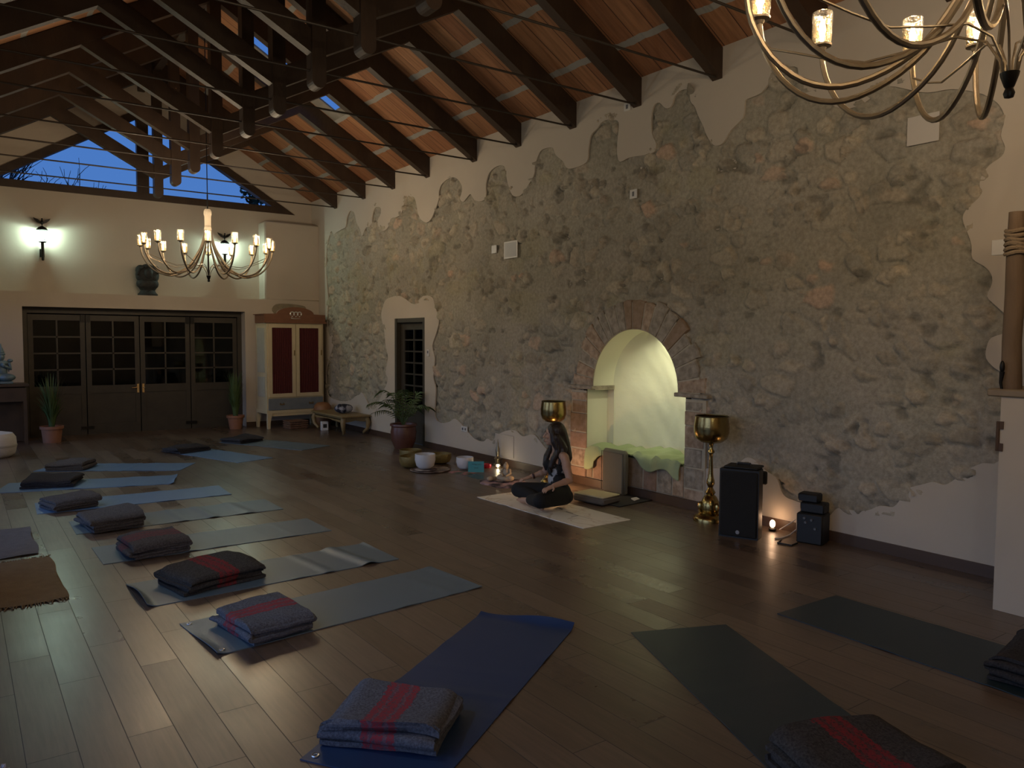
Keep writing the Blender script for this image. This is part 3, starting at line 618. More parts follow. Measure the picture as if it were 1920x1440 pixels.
# ================================================================= LIGHT-GIVING THINGS
WARM=(1.0,.79,.55)
GILT=mat('aged_silver_gilt',(.20,.165,.12),.38,metal=.75,bump=.15,bscale=60)
CUPG=glassmat('crackle_glass',(.97,.93,.84),.05,.12,bump=.9)
FLAME=emis('warm_bulb',(1.0,.62,.25),38)
def chandelier(loc,label,phase,power,topz,angs=None):
    t=thing('chandelier',label,'chandelier',loc,phase,'wrought chandeliers of sixteen lamps')
    # loc is the centre of the lamp ring floor level z=0 -> finial bottom at z=0
    m=MB(); m.lathe([(0,1.0),(.035,1.0),(.05,.97),(.052,.93),(.042,.90),(.042,.76),(.05,.72),(.035,.69),(0,.69)],n=16); m.build('wrapped_collar',mat('wrapped_rope_collar',(.55,.47,.36),.8,bump=.6,bscale=60) if 'wrapped_rope_collar' not in MATS else MATS['wrapped_rope_collar'],t)
    m=MB(); m.lathe([(0,0),(.014,.004),(.018,.018),(.012,.034),(.016,.04),(.028,.075),(.03,.085),(0,.09)],n=14); m.build('finial',IRON,t)
    m=MB()
    k=0; z=1.0
    while z<topz-.001:
        z2=min(z+.05,topz); m.tube([(0,0,z),(0,0,z2)],.006 if z>1.2 else .009,6); z=z2
    m.build('suspension_rod',IRON,t)
    for i in range(16):
        a=math.radians(angs[i])-phase if angs else 2*PI*i/16; ca,sa=math.cos(a),math.sin(a); dz=.0
        R_=.85 
        pr=[(.03,.80),(.035,.72),(.06,.60),(.10,.47),(.17,.34),(.26,.21),(.38,.125),(.52,.085),(.65,.115),(.76,.21),(.83,.34),(.85,.44)]
        pts=[]
        for j in range(len(pr)-1):
            p0,p1,p2,p3=[pr[min(max(j+d,0),len(pr)-1)] for d in(-1,0,1,2)]
            for q in range(3):
                s_=q/3; pts.append(tuple(.5*(2*p1[w]+(p2[w]-p0[w])*s_+(2*p0[w]-5*p1[w]+4*p2[w]-p3[w])*s_*s_+(3*p1[w]-p0[w]-3*p2[w]+p3[w])*s_**3) for w in(0,1)))
        pts.append(pr[-1])
        m=MB(); m.tube([(r_*ca,r_*sa,z_) for r_,z_ in pts],.0115,8)
        m.lathe([(0,.44),(.014,.44),(.020,.452),(.040,.458),(.042,.465),(0,.467)],(R_*ca,R_*sa,0),14)
        arm=m.build('arm',GILT,t)
        if i%2==0:
            w=MB(); wp=[(.018,.06),(.03,.13),(.07,.20),(.16,.235),(.30,.215),(.45,.20),(.58,.24),(.70,.29),(.80,.33),(.835,.37)]
            w.tube([(r_*math.cos(a+.18*min(1,r_/.5)*(1-r_/.85)),r_*math.sin(a+.18*min(1,r_/.5)*(1-r_/.85)),z_) for r_,z_ in wp],.0045,6); w.build('wire',GILT,arm)
        g=MB(); g.lathe([(.036,.467),(.041,.50),(.041,.60),(.038,.60),(.037,.50),(.033,.472)],(R_*ca,R_*sa,0),18); g.build('glass_cup',CUPG,arm)
        f=MB(); f.lathe([(0,.478),(.008,.482),(.009,.50),(.013,.515),(.014,.53),(.010,.552),(.003,.574),(0,.578)],(R_*ca,R_*sa,0),12); f.build('bulb',FLAME,arm)
        lamp('bulb_light','POINT',(R_*ca,R_*sa,.612),WARM,power,.015,arm)
    return t
RODH=roofz(RX)-.2
chandelier((RX,11.28,2.50),'far chandelier with sixteen lit lamps hanging before the gable wall',.14,6.2,RODH-2.5)
chandelier((RX,1.19,2.53),'near chandelier cropped by the upper right corner of the photo',0.0,7.0,RODH-2.53,[9,31,48,77,108,128,150,172,195,218,240,262,285,308,330,350])
def sconce(x,label):
    t=thing('wall_sconce',label,'wall lamp',(x,YR,3.05),0,'eagle-topped wall sconces')
    y=-.14
    m=MB(); m.tube([(0,y,.0),(0,y,.30)],[.020,.026],10); m.lathe([(0,-.02),(.018,-.01),(.022,.01),(0,.02)],(0,y,0),10); m.tube([(0,0,.12),(0,-.06,.10),(0,y,.14)],.012,8); m.box((0,-.01,.12),(.07,.02,.14)); m.build('torch_stem',IRON,t)
    m=MB()
    m.lathe([(0,.28),(.05,.29),(.062,.305),(0,.31)],(0,y,0),12)
    for k in range(6):
        a=2*PI*k/6; m.tube([(.058*math.cos(a),y+.058*math.sin(a),.30),(.085*math.cos(a),y+.085*math.sin(a),.50)],.004,5)
    m.lathe([(.088,.50),(.092,.505),(.05,.55),(.012,.57),(0,.575)],(0,y,0),12); cage=m.build('lantern_cage',IRON,t)
    m=MB(); m.lathe([(.052,.31),(.078,.495)],(0,y,0),18); m.build('frosted_glass',glassmat('lantern_glass',(.93,1,.97),.05,.3) if 'lantern_glass' not in MATS else MATS['lantern_glass'],cage)
    m=MB(); m.ell((0,y,.40),(.030,.030,.05),12,8); m.build('bulb',emis('cool_bulb',(.80,1.0,.90),70) if 'cool_bulb' not in MATS else MATS['cool_bulb'],cage)
    m=MB(); m.ell((0,y,.63),(.022,.03,.045),10,8); m.ell((0,y-.02,.685),(.014,.02,.016),8,6); m.tube([(0,y,.57),(0,y,.60)],.008,6)
    for sg in(-1,1):
        m.add([(0,y,.62),(sg*.05,y+.005,.68),(sg*.13,y+.01,.71),(sg*.11,y+.01,.67),(sg*.07,y+.008,.63),(0,y+.012,.60)],[(0,1,2,3,4,5)]); m.add([(0,y+.012,.62),(sg*.05,y+.017,.68),(sg*.13,y+.022,.71),(sg*.11,y+.022,.67),(sg*.07,y+.02,.63),(0,y+.024,.60)],[(5,4,3,2,1,0)])
    m.build('eagle',IRON,t)
    lamp('bulb_light','POINT',(0,y,.475),(.74,1.0,.86),19,.02,t)
sconce(1.27,'lit wall sconce left of the far chandelier, by the blue window')
sconce(4.30,'lit wall sconce half hidden behind the far chandelier lamps')
# lamp hidden behind the crown of the alcove arch
lp=lamp('alcove_spot','SPOT',(W+.16,NC-.12,NS+NR-.12),(.98,.96,.64),15,.03,None,spot_size=math.radians(140),spot_blend=1)
lp.rotation_euler=Vector((-.55,-.10,1)).to_track_quat('Z','Y').to_euler()
BRASS=mat('antique_brass',(.42,.30,.11),.22,metal=1,noise=((.25,.18,.07),7,.6),bump=.12,bscale=50)
BRASSD=mat('dark_brass',(.16,.12,.05),.4,metal=1)
def brass_lamp(loc,label,k=1.0,hb=1.0):
    t=thing('brass_bowl_stand',label,'brass stand',loc,0,'tall brass bowl stands beside the alcove'); t.scale=(k,k,hb)
    m=MB(); m.lathe([(0,.74),(.03,.742),(.10,.755),(.145,.79),(.165,.85),(.165,.91),(.152,1.0),(.147,1.0),(.158,.91),(.158,.85),(.14,.80),(.09,.768),(0,.76)],n=40); m.build('bowl',BRASS,t)
    m=MB(); m.lathe([(.147,.995),(.156,.998),(.157,1.006),(.149,1.008)],n=40); m.build('rim',BRASSD,t)
    m=MB(); m.lathe([(0,.745),(.026,.74),(.016,.72),(.016,.69),(.030,.67),(.032,.655),(.018,.64),(.016,.60),(.023,.45),(.028,.41),(.036,.39),(.040,.36),(.03,.335),(.022,.32),(.032,.30),(.05,.27),(.036,.25),(.06,.23),(.085,.18),(.095,.13),(.085,.10),(.12,.085),(.10,.07)],n=28); m.build('turned_stem',BRASS,t)
    m=MB(); m.lathe([(.09,.085),(.11,.07),(.148,.045),(.158,.02),(.158,0),(0,0)],n=36); m.build('base',BRASS,t)
    m=MB()
    for i in range(3):
        a=2*PI*i/3+.4; m.ell((.095*math.cos(a),.095*math.sin(a),.14),(.024,.024,.045),8,6)
    m.build('foot_ornament',BRASS,t)
brass_lamp((5.84,4.88,0),'tall brass bowl stand right of the alcove, beside the big speaker')
brass_lamp((5.80,7.24,0),'brass bowl stand left of the alcove, rising behind the seated woman',.93,.985)
# small glowing lamp behind the woman
t=thing('night_light','small glowing glass candle behind the seated woman, at the left alcove pillar','candle',(5.62,6.98,0))
m=MB(); m.lathe([(0,0),(.028,0),(.03,.008),(.028,.10),(.025,.10),(.025,.012),(0,.012)],n=16); m.build('glass_tube',CUPG,t)
m=MB(); m.lathe([(0,.012),(.012,.012),(.014,.03),(.006,.075),(0,.08)],n=12); m.build('flame',emis('candle_glow',(1,.62,.28),45),t)
lamp('candle_light','POINT',(0,0,.13),(1,.55,.25),5.0,.02,t)

# lamps added on the left wall, out of view, as cool fill light
for y_ in (-1.2,4.0,7.9,11.0):
    m=MB(); m.box((XL+.01,y_,2.85),(.02,.12,.2)); m.lathe([(.02,2.80),(.05,2.98),(.045,2.98),(.016,2.80),(0,2.80)],(XL+.08,y_,0),16); m.build('added_fill_lamp',IRON,wl)
    q=lamp('added_fill_light','SPOT',(XL+.20,y_,2.86),(.88,1.0,.97),26,.06,wl,spot_size=math.radians(150),spot_blend=.6); q.rotation_euler=Vector((-1,0,.30)).to_track_quat('Z','Y').to_euler()
# ================================================================= YOGA MATS
GROM=mat('eyelet_metal',(.6,.6,.58),.3,metal=1)
def matm(name,c): return mat(name,c,.42,spec=.5,noise=(tuple(q*1.12 for q in c),2.5,.8),bump=.12,bscale=200)
M_GREY=matm('slate_blue_foam',(.105,.15,.185)); M_NAVY=matm('navy_foam',(.017,.040,.105)); M_TEAL=matm('dark_teal_foam',(.018,.034,.042)); M_BLUE=matm('blue_foam',(.11,.20,.34))
def yoga_mat(c,ang,L,w,m,label,seed=0,curl=(0,0),holes=(),wav=.004,group='yoga mats laid out in an arc'):
    t=thing('yoga_mat',label,'yoga mat',(c[0],c[1],0),math.radians(ang),group)
    r=random.Random(seed); ph=[r.uniform(0,6) for _ in range(4)]; th=.005
    def z(x,y):
        u=x/L+.5; v=y/w+.5
        q=wav*min(1,max(0,(x+L*.22)*4))*max(0,math.sin(x*23+ph[0]+y*2+1.5*math.sin(x*4+ph[3])))**2*(.35+.65*math.sin(x*3+ph[1]))**2
        q+=.004*min(1,max(0,(x+L*.22)*4))*max(0,abs(v-.5)-.42)*12*max(0,math.sin(x*11+ph[2]))**3
        if curl[0]: q+=curl[0]*max(0,(.035-u)/.035)**1.5*(.5+.5*math.cos(y*7+ph[3]))
        if curl[1]: q+=curl[1]*max(0,(u-.965)/.035)**1.5*(.6+.4*math.cos(y*9+ph[3]))
        return q
    nu,nv=110,14; mb=MB()
    def top(i,j): x=(i/nu-.5)*L; y=(j/nv-.5)*w; return (x,y,z(x,y)+th)
    v=[top(i,j) for j in range(nv+1) for i in range(nu+1)]; n=len(v); v+=[(p[0],p[1],max(0,p[2]-th)) for p in v]
    f=[(j*(nu+1)+i,j*(nu+1)+i+1,(j+1)*(nu+1)+i+1,(j+1)*(nu+1)+i) for j in range(nv) for i in range(nu)]; f+=[tuple(q+n for q in reversed(a)) for a in f]
    bd=[(i,0) for i in range(nu)]+[(nu,j) for j in range(nv)]+[(i,nv) for i in range(nu,0,-1)]+[(0,j) for j in range(nv,0,-1)]
    ix=[j*(nu+1)+i for i,j in bd]
    f+=[(ix[k],ix[k]+n,ix[(k+1)%len(ix)]+n,ix[(k+1)%len(ix)]) for k in range(len(ix))]
    mb.add(v,f,0,True); mb.build('foam_sheet',m,t,angle=.6)
    for hx,hy in holes:
        g=MB(); g.lathe([(.009,.0),(.010,.004),(.015,.005),(.017,.001)],(hx*L/2,hy*w/2,z(hx*L/2,hy*w/2)+th),14); g.build('eyelet',GROM,t)
    return t
yoga_mat((1.99,4.655),5.2,1.83,.615,M_GREY,'slate yoga mat with two metal eyelets, second from the viewer in the left row',1,curl=(.02,0),holes=((-.955,.86),(-.955,-.84)))
yoga_mat((1.847,5.63),2.6,1.83,.59,M_GREY,'grey wavy yoga mat whose near-left end curls up, beside the eyelet mat',2,curl=(.05,0),wav=.018)
yoga_mat((1.78,6.812),.6,1.83,.58,M_GREY,'grey rippled yoga mat, fourth in the left row counting from the navy mat',3,wav=.022)
yoga_mat((1.733,7.935),-.3,1.83,.58,M_GREY,'blue-grey yoga mat under a thick plain grey folded blanket',4,wav=.010)
yoga_mat((1.53,9.02),-2.2,1.83,.60,M_BLUE,'pale blue yoga mat with the rolled black-edged blanket on its blue left end',5,wav=.013)
yoga_mat((1.264,10.26),-16,1.83,.63,M_BLUE,'blue yoga mat reaching the left picture edge under a striped dark blanket',6,curl=(0,.03),wav=.004)
yoga_mat((1.71,11.39),-31.7,1.83,.61,M_BLUE,'blue yoga mat behind the left row, its right end pointing at the wardrobe area',7)
yoga_mat((3.11,11.83),109.5,1.83,.58,M_BLUE,'blue-grey yoga mat in the middle distance, below the far chandelier',8)
yoga_mat((4.195,12.52),115.7,1.83,.63,M_GREY,'farthest dark grey yoga mat, before the red-panelled wardrobe',9)
yoga_mat((2.03,3.242),32.9,1.83,.61,M_NAVY,'navy yoga mat at bottom centre with one eyelet and a striped blanket',10,curl=(.01,.04),holes=((-.95,.86),(-.95,-.85)),wav=.004)
yoga_mat((3.109,2.266),247.2,1.83,.61,M_TEAL,'dark teal yoga mat at bottom right between the navy mat and the last mat',11,curl=(0,0))
yoga_mat((4.465,2.01),269,1.83,.63,M_TEAL,'dark teal yoga mat nearest the right wall, cut by the picture edge',12)
def marble_mat():
    m,nt,b=newmat('cream_printed_mat'); L=nt.links.new
    t=node(nt,'ShaderNodeTexCoord'); n=node(nt,'ShaderNodeTexNoise'); n.inputs['Scale'].default_value=2.2; n.inputs['Detail'].default_value=4; n.inputs['Distortion'].default_value=1.2; L(t.outputs['Object'],n.inputs[0])
    r=node(nt,'ShaderNodeValToRGB'); e=r.color_ramp.elements; e[0].position=.47; e[0].color=(.80,.76,.68,1); e[1].position=.53; e[1].color=(.80,.76,.68,1); q=e.new(.5); q.color=(.62,.54,.44,1); L(n.outputs[0],r.inputs[0]); L(r.outputs[0],b.inputs['Base Color']); b.inputs['Roughness'].default_value=.6; return m
tm=yoga_mat((4.90,6.18),91,1.73,.60,marble_mat(),'cream marbled yoga mat under the seated woman',13,wav=.0,group='cream teacher mat')
INK=mat('black_ink',(.02,.018,.015),.6)
m=MB(); m.box((-.30,-.02,.0058),(.11,.010,.0006)); m.box((-.12,-.06,.0058),(.05,.02,.0006)); m.box((-.38,0,.0058),(.55,.003,.0006)); m.box((.22,-.20,.0058),(.010,.10,.0006)); m.box((-.45,.04,.0058),(.008,.09,.0006)); m.build('printed_marks',INK,tm)
# ================================================================= FOLDED WOOL BLANKETS
def wool(name,base,stripe,s0,s1):
    m,nt,b=newmat(name); L=nt.links.new
    t=node(nt,'ShaderNodeTexCoord'); n=node(nt,'ShaderNodeTexNoise'); n.inputs['Scale'].default_value=90; n.inputs['Detail'].default_value=6; n.inputs['Roughness'].default_value=.8; L(t.outputs['Object'],n.inputs[0])
    r=node(nt,'ShaderNodeValToRGB'); r.color_ramp.elements[0].position=.34; r.color_ramp.elements[0].color=tuple(q*.45 for q in base)+(1,); r.color_ramp.elements[1].position=.68; r.color_ramp.elements[1].color=tuple(q*1.7 for q in base)+(1,); L(n.outputs[0],r.inputs[0])
    col=r.outputs[0]
    if stripe:
        s=node(nt,'ShaderNodeSeparateXYZ'); L(t.outputs['Object'],s.inputs[0])
        nn=node(nt,'ShaderNodeTexNoise'); nn.inputs['Scale'].default_value=60; L(t.outputs['Object'],nn.inputs[0])
        j=node(nt,'ShaderNodeMath',operation='MULTIPLY_ADD'); j.inputs[1].default_value=.05; L(nn.outputs[0],j.inputs[0]); L(s.outputs['Y'],j.inputs[2])
        rp_=node(nt,'ShaderNodeMapRange'); rp_.inputs[1].default_value=-.3; rp_.inputs[2].default_value=.3; L(j.outputs[0],rp_.inputs[0])
        k=node(nt,'ShaderNodeValToRGB'); k.color_ramp.interpolation='CONSTANT'; e=k.color_ramp.elements
        f=lambda y:(y+.025+.3)/.6
        e[0].position=0; e[0].color=(0,0,0,1); e[1].position=f(s0); e[1].color=(.9,.9,.9,1)
        d=(s1-s0)
        for p,v in((.22,.35),(.34,.9),(.66,.35),(.78,.9),(1.0,0)):
            q=e.new(f(s0+d*p)); q.color=(v,v,v,1)
        L(rp_.outputs[0],k.inputs[0])
        ma=node(nt,'ShaderNodeMath',operation='MULTIPLY'); L(k.outputs[0],ma.inputs[0]); 
        g=node(nt,'ShaderNodeMapRange'); g.inputs[1].default_value=.38; g.inputs[2].default_value=.52; L(n.outputs[0],g.inputs[0]); L(g.outputs[0],ma.inputs[1])
        mx=node(nt,'ShaderNodeMix',data_type='RGBA'); L(ma.outputs[0],mx.inputs[0]); L(col,mx.inputs[6]); mx.inputs[7].default_value=(*stripe,1); col=mx.outputs[2]
    L(col,b.inputs['Base Color']); b.inputs['Roughness'].default_value=.95; b.inputs['Specular IOR Level'].default_value=.15
    bp=node(nt,'ShaderNodeBump'); bp.inputs['Strength'].default_value=.9; bp.inputs['Distance'].default_value=.006; L(n.outputs[0],bp.inputs['Height']); L(bp.outputs[0],b.inputs['Normal'])
    return m
W_BLUE=wool('blue_grey_wool_red_stripe',(.115,.12,.145),(.34,.035,.045),-.07,.07); W_DARK=wool('charcoal_wool_red_stripe',(.060,.055,.052),(.28,.03,.035),-.08,.06); W_PLAIN=wool('plain_grey_wool',(.10,.092,.092),None,0,0); W_BLACK=wool('charcoal_wool',(.045,.042,.044),None,0,0); W_MAUVE=wool('grey_wool_faded_red_stripe',(.095,.085,.085),(.20,.07,.075),-.08,.09)
def blanket(c,rz,w,l,n,m,label,seed,th=.019,z0=.010,sag=.02,flop=0.):
    r=random.Random(seed); ph=[r.uniform(0,6.28) for _ in range(12)]
    gap=.004; pitch=th+gap
    path=[]; hw=w/2-pitch/2
    ends=[]
    for k in range(n):
        x0,x1=(-hw,hw) if k%2==0 else (hw,-hw)
        s0=r.uniform(-.018,.018) ; z=th/2+k*pitch
        for i in range(25): path.append((x0+(x1-x0)*i/24,z,k))
        if k<n-1:
            sg=1 if k%2==0 else -1; off=r.uniform(-.02,.012)
            for i in range(1,8):
                a=-PI/2+PI*i/8; path.append((sg*(hw+off*math.cos(a)+pitch/2*math.cos(a)*1.0),z+pitch/2+pitch/2*math.sin(a),k+.5))
    N=len(path); off=[]
    for i in range(N):
        a=path[max(i-1,0)]; b=path[min(i+1,N-1)]; dx,dz=b[0]-a[0],b[1]-a[1]; q=math.hypot(dx,dz) or 1; off.append((-dz/q*th/2,dx/q*th/2))
    prof=[(p[0]+o[0],p[1]+o[1],p[2]) for p,o in zip(path,off)]+[(p[0]-o[0],p[1]-o[1],p[2]) for p,o in zip(reversed(path),reversed(off))]
    H=n*pitch; ny=22; v=[]
    for j in range(ny+1):
        t=j/ny*2-1
        for x,z,k in prof:
            kk=int(k); yl=l/2*(1+.05*math.sin(ph[kk%12]+kk*2.1))
            y=t*yl+.012*math.sin(5*x+ph[(kk+3)%12]); e=1-abs(t)
            rz_=z/H
            zz=z*(1-.22*max(0,(abs(t)-.75)/.25)**2*rz_) 
            zz+=rz_*(sag*math.sin(6*x+ph[0])*math.sin(5*y+ph[1])+.5*sag*math.sin(13*x+ph[2]+4*y)+flop*(x/w+.5)*(1-abs(t)*.3))
            xx=x*(1+.03*math.sin(7*y+ph[4]+k)) + .010*math.sin(9*y+ph[5]+2*k)
            v.append((xx,y,max(.0,zz)+.0015*math.sin(40*x+30*y)))
    P=len(prof); f=[(j*P+i,j*P+(i+1)%P,(j+1)*P+(i+1)%P,(j+1)*P+i) for j in range(ny) for i in range(P)]
    for j in(0,ny):
        for i in range(N-1):
            q=(j*P+i,j*P+i+1,j*P+(P-2-i),j*P+(P-1-i)); f.append(q if j==0 else q[::-1])
    mb=MB(); mb.add(v,f,0,True); o=mb.build('folded_blanket',m,angle=1.1); o.location=(c[0],c[1],z0); o.rotation_euler=(0,0,math.radians(rz))
    return tag(o,label,'blanket','folded wool blankets on the yoga mats')
blanket((1.52,3.00),44,.40,.49,5,W_BLUE,'blue-grey wool blanket with red stripe, on the navy mat at bottom centre',1,th=.021,sag=.014)
blanket((1.45,4.54),8,.40,.49,5,W_BLUE,'dark folded blanket with red band on the mat with two eyelets',2,sag=.010)
blanket((1.43,5.62),104,.42,.57,5,W_DARK,'large dark folded blanket with red patch on the curled grey mat',3,sag=.014,flop=.03)
blanket((1.26,6.72),5,.44,.44,5,W_MAUVE,'folded grey blanket with faded red top on the rippled grey mat',4,sag=.016,flop=.02)
blanket((1.12,7.86),8,.44,.52,5,W_PLAIN,'thick plain grey folded blanket between the faded red one and the rolled one',5,sag=.008,flop=.03)
blanket((.90,8.95),15,.42,.40,4,W_PLAIN,'folded blanket with black edge on the pale blue mat',6,sag=.008,flop=.05)
blanket((.88,10.45),-20,.52,.50,4,W_BLACK,'flat dark layered blanket on the mat reaching the left picture edge',7,sag=.02)
blanket((1.20,11.62),-30,.46,.42,4,W_PLAIN,'grey folded blanket on the blue mat behind the left row',8,sag=.016,flop=.02)
blanket((2.82,12.45),20,.55,.44,3,W_BLACK,'dark slumped blanket at the head of the mid-distance mat',9,sag=.022,flop=.03)
blanket((3.86,13.1),26,.52,.46,3,W_BLACK,'low black blanket at the head of the farthest mat',10,sag=.018,flop=.02)
blanket((2.80,1.58),72,.44,.54,6,W_DARK,'dark blanket with red stripe on the teal mat, cut by the bottom edge',11,th=.021,sag=.016)
blanket((4.47,1.54),5,.46,.42,6,W_BLACK,'near-black blanket on the rightmost mat, cut by the right picture edge',12,sag=.02)
# ================================================================= RUGS AND LEFT SIDE
def rug(x0,x1,y0,y1,m,label,fr,seed):
    t=thing('woven_rug',label,'rug',((x0+x1)/2,(y0+y1)/2,0),0,'woven rugs at the left edge'); r=random.Random(seed); cx,cy=(x0+x1)/2,(y0+y1)/2
    b=MB(); ph=[r.uniform(0,6) for _ in range(4)]
    def fn(u,v): x=x0+(x1-x0)*u-cx+ .012*math.sin(9*v+ph[0])*u; y=y0+(y1-y0)*v-cy+.012*math.sin(8*u+ph[1]); return (x,y,.009+.004*math.sin(14*x+ph[2]+5*y)*math.sin(9*y))
    b.grid(fn,24,24); b.grid(lambda u,v:(fn(u,v)[0],fn(u,v)[1],.0005),1,1); b.build('weave',m,t)
    b=MB()
    for side in fr:
        k=0
        while k<60:
            s=k/60+r.uniform(0,.012); L_=r.uniform(.03,.06); a=r.uniform(-.5,.5)
            p=fn(s,1) if side=='far' else fn(s,0) if side=='near' else fn(1,s); d=(math.sin(a)*L_,L_) if side=='far' else (math.sin(a)*L_,-L_) if side=='near' else (L_,math.sin(a)*L_)
            b.tube([(p[0],p[1],.008),(p[0]+d[0]*.5,p[1]+d[1]*.5,.009),(p[0]+d[0],p[1]+d[1],.004)],.0035,4); k+=1
    if b.v: b.build('fringe',m,t)
rug(XL+.03,.56,5.79,6.98,mat('ochre_weave',(.23,.155,.065),.95,noise=((.30,.21,.10),12,.6),bump=.8,bscale=120),'ochre woven rug with frayed fringe at the left picture edge',('far','near'),1)
rug(XL+.03,.50,7.12,8.2,mat('taupe_weave',(.16,.145,.13),.95,noise=((.21,.19,.17),14,.6),bump=.8,bscale=120),'greyish taupe rug behind the ochre rug at the left picture edge',(),2)
b=MB(); r=random.Random(4)
for k in range(260):
    x=r.uniform(XL+.02,.13); y=r.uniform(3.2,3.62); a=r.uniform(0,6.28); q=.02
    b.tube([(x,y,.004),(x+q*.5*math.cos(a),y+q*.5*math.sin(a),.022),(x+q*math.cos(a),y+q*math.sin(a),.016)],.006,4,cap=False)
b.box(((XL+.15)/2,3.4,.004),(.42,.40,.006)); tag(b.build('shaggy_mat',mat('white_shag',(.5,.5,.52),.95)),'white shaggy mat just entering at the bottom left corner','rug')
# pouf
t=thing('floor_pouf','round white floor pouf at the left picture edge','pouf',(.40,13.35,0))
b=MB(); b.lathe([(0,.0),(.22,.0),(.28,.05),(.30,.16),(.29,.28),(.25,.34),(.12,.365),(0,.37)],n=36); b.build('cushion_body',mat('white_wool_felt',(.62,.60,.58),.9,bump=.4,bscale=40),t)
b=MB(); b.lathe([(.302,.15),(.306,.165),(.302,.18)],n=36); b.build('seam',mat('felt_seam',(.45,.43,.40),.9),t)
# console with statue
t=thing('console_table','dark wooden console table at the far left, under the blue statue','console table',(.38,14.95,0))
b=MB(); b.box((0,0,.95),(1.16,.46,.05),bev=.008); b.build('table_top',FRAMEW,t)
b=MB(); b.box((0,-.02,.80),(1.08,.40,.22)); b.build('apron',FRAMEW,t)
for sx in(-1,1):
    for sy in(-1,1): b=MB(); b.box((sx*.52,sy*.19-.01,.35),(.05,.05,.70)); b.build('leg',FRAMEW,t)
b=MB(); b.box((0,.16,.35),(1.0,.02,.68)); b.build('back_panel',FRAMEW,t)
STB=mat('verdigris_bronze',(.10,.15,.17),.5,metal=.3,noise=((.20,.28,.31),14,.6),bump=.3)
t=thing('praying_statue','blue-grey kneeling temple statue with tall pointed crown on the console','statue',(.60,14.90,.975))
b=MB(); b.box((0,0,.02),(.30,.26,.04),bev=.01); b.ell((-.07,-.01,.11),(.14,.10,.075),14,8); b.ell((.06,-.03,.10),(.13,.10,.065),14,8); b.ell((0,0,.22),(.085,.065,.13),14,8); b.ell((0,0,.33),(.105,.06,.05),14,8); b.ell((.02,-.07,.30),(.03,.03,.04),8,6)
for sg in(-1,1): b.tube([(sg*.10,0,.33),(sg*.12,-.04,.24),(sg*.03,-.09,.29)],[.030,.026,.02],8); b.ell((sg*.12,.01,.37),(.04,.03,.03),8,6)
b.ell((0,-.005,.43),(.048,.055,.062),12,8); b.lathe([(.055,.46),(.06,.475),(.045,.50),(.048,.51),(.032,.54),(.034,.55),(.015,.59),(.006,.64),(0,.645)],(0,0,0),14); b.build('figure',STB,t)
b=MB(); b.ell((.10,.02,.28),(.012,.05,.10),8,6); b.build('wing_ornament',STB,t)
# dark carved bust on ledge
t=thing('carved_bust','dark carved bust standing on the wall ledge beside the far chandelier','sculpture',(2.90,15.50,LZ))
DK=mat('dark_carved_stone',(.012,.013,.013),.75,noise=((.03,.032,.032),14,.5),bump=.7,bscale=40)
b=MB(); b.lathe([(0,0),(.17,0),(.17,.03),(.14,.06),(.12,.10),(.15,.14),(0,.15)],n=20); b.build('pedestal',DK,t)
b=MB(); b.ell((0,0,.22),(.19,.11,.11),16,10,sq=.85); b.ell((0,0,.38),(.20,.12,.17),16,10,sq=.85); b.ell((-.11,0,.46),(.09,.09,.10),12,8); b.ell((.12,0,.47),(.09,.09,.09),12,8); b.ell((0,-.08,.40),(.09,.07,.11),12,8); b.ell((0,0,.52),(.10,.09,.06),12,8)
for i in range(14):
    a=r.uniform(0,PI); b.ell((.17*math.cos(a),-.08,.38+.15*math.sin(a)),(.03,.03,.03),8,6)
b.build('head',DK,t)
# ================================================================= POTTED PLANTS
TERRA=mat('terracotta',(.26,.11,.06),.75,noise=((.32,.15,.085),8,.6),bump=.3)
SOIL=mat('soil',(.02,.014,.01),.95)
def pot(t,r0,r1,h,m):
    b=MB(); b.lathe([(0,0),(r0,0),(r1,h*.82),(r1+.02,h*.83),(r1+.022,h),(r1-.005,h),(r1-.012,h*.85),(0,h*.85)],n=28); b.build('pot',m,t)
    b=MB(); b.lathe([(r1-.012,h*.86),(0,h*.87)],n=20); b.build('soil',SOIL,t)
def blade_plant(t,z0,h,n,m,seed,sp):
    r=random.Random(seed); b=MB()
    for i in range(n):
        a=r.uniform(0,6.28); L=h*r.uniform(.35,1); lean=r.uniform(.1,1)**.7*sp; w=r.uniform(.008,.018); K=7; L_=[];R_=[]
        for k in range(K+1):
            s=k/K; d=lean*s**2.0; x=math.cos(a)*(.04+d); y=math.sin(a)*(.04+d); z=z0+L*(s-.22*sp/.3*s**3*lean/sp); ww=w*(1-s**2)+.001
            L_.append((x-math.sin(a)*ww,y+math.cos(a)*ww,z)); R_.append((x+math.sin(a)*ww,y-math.cos(a)*ww,z))
        v=L_+R_; b.add(v,[(k,k+1,K+2+k,K+1+k) for k in range(K)],0,True)
    b.build('leaves',m,t)
GREEN=mat('leaf_green',(.045,.085,.025),.5,noise=((.09,.14,.045),6,.6))
t=thing('potted_grass_plant','leafy potted plant in terracotta at the right end of the folding doors','potted plant',(4.32,15.08,0)); pot(t,.11,.145,.26,TERRA); blade_plant(t,.22,1.0,150,GREEN,3,.17)
t=thing('potted_grass_plant','dark leafy potted plant before the left end of the folding doors','potted plant',(1.26,14.74,0)); pot(t,.13,.155,.27,TERRA); blade_plant(t,.24,.98,110,GREEN,5,.24)
t=thing('potted_palm','potted palm in a big dark clay pot before the small door','potted palm',(5.74,10.95,0))
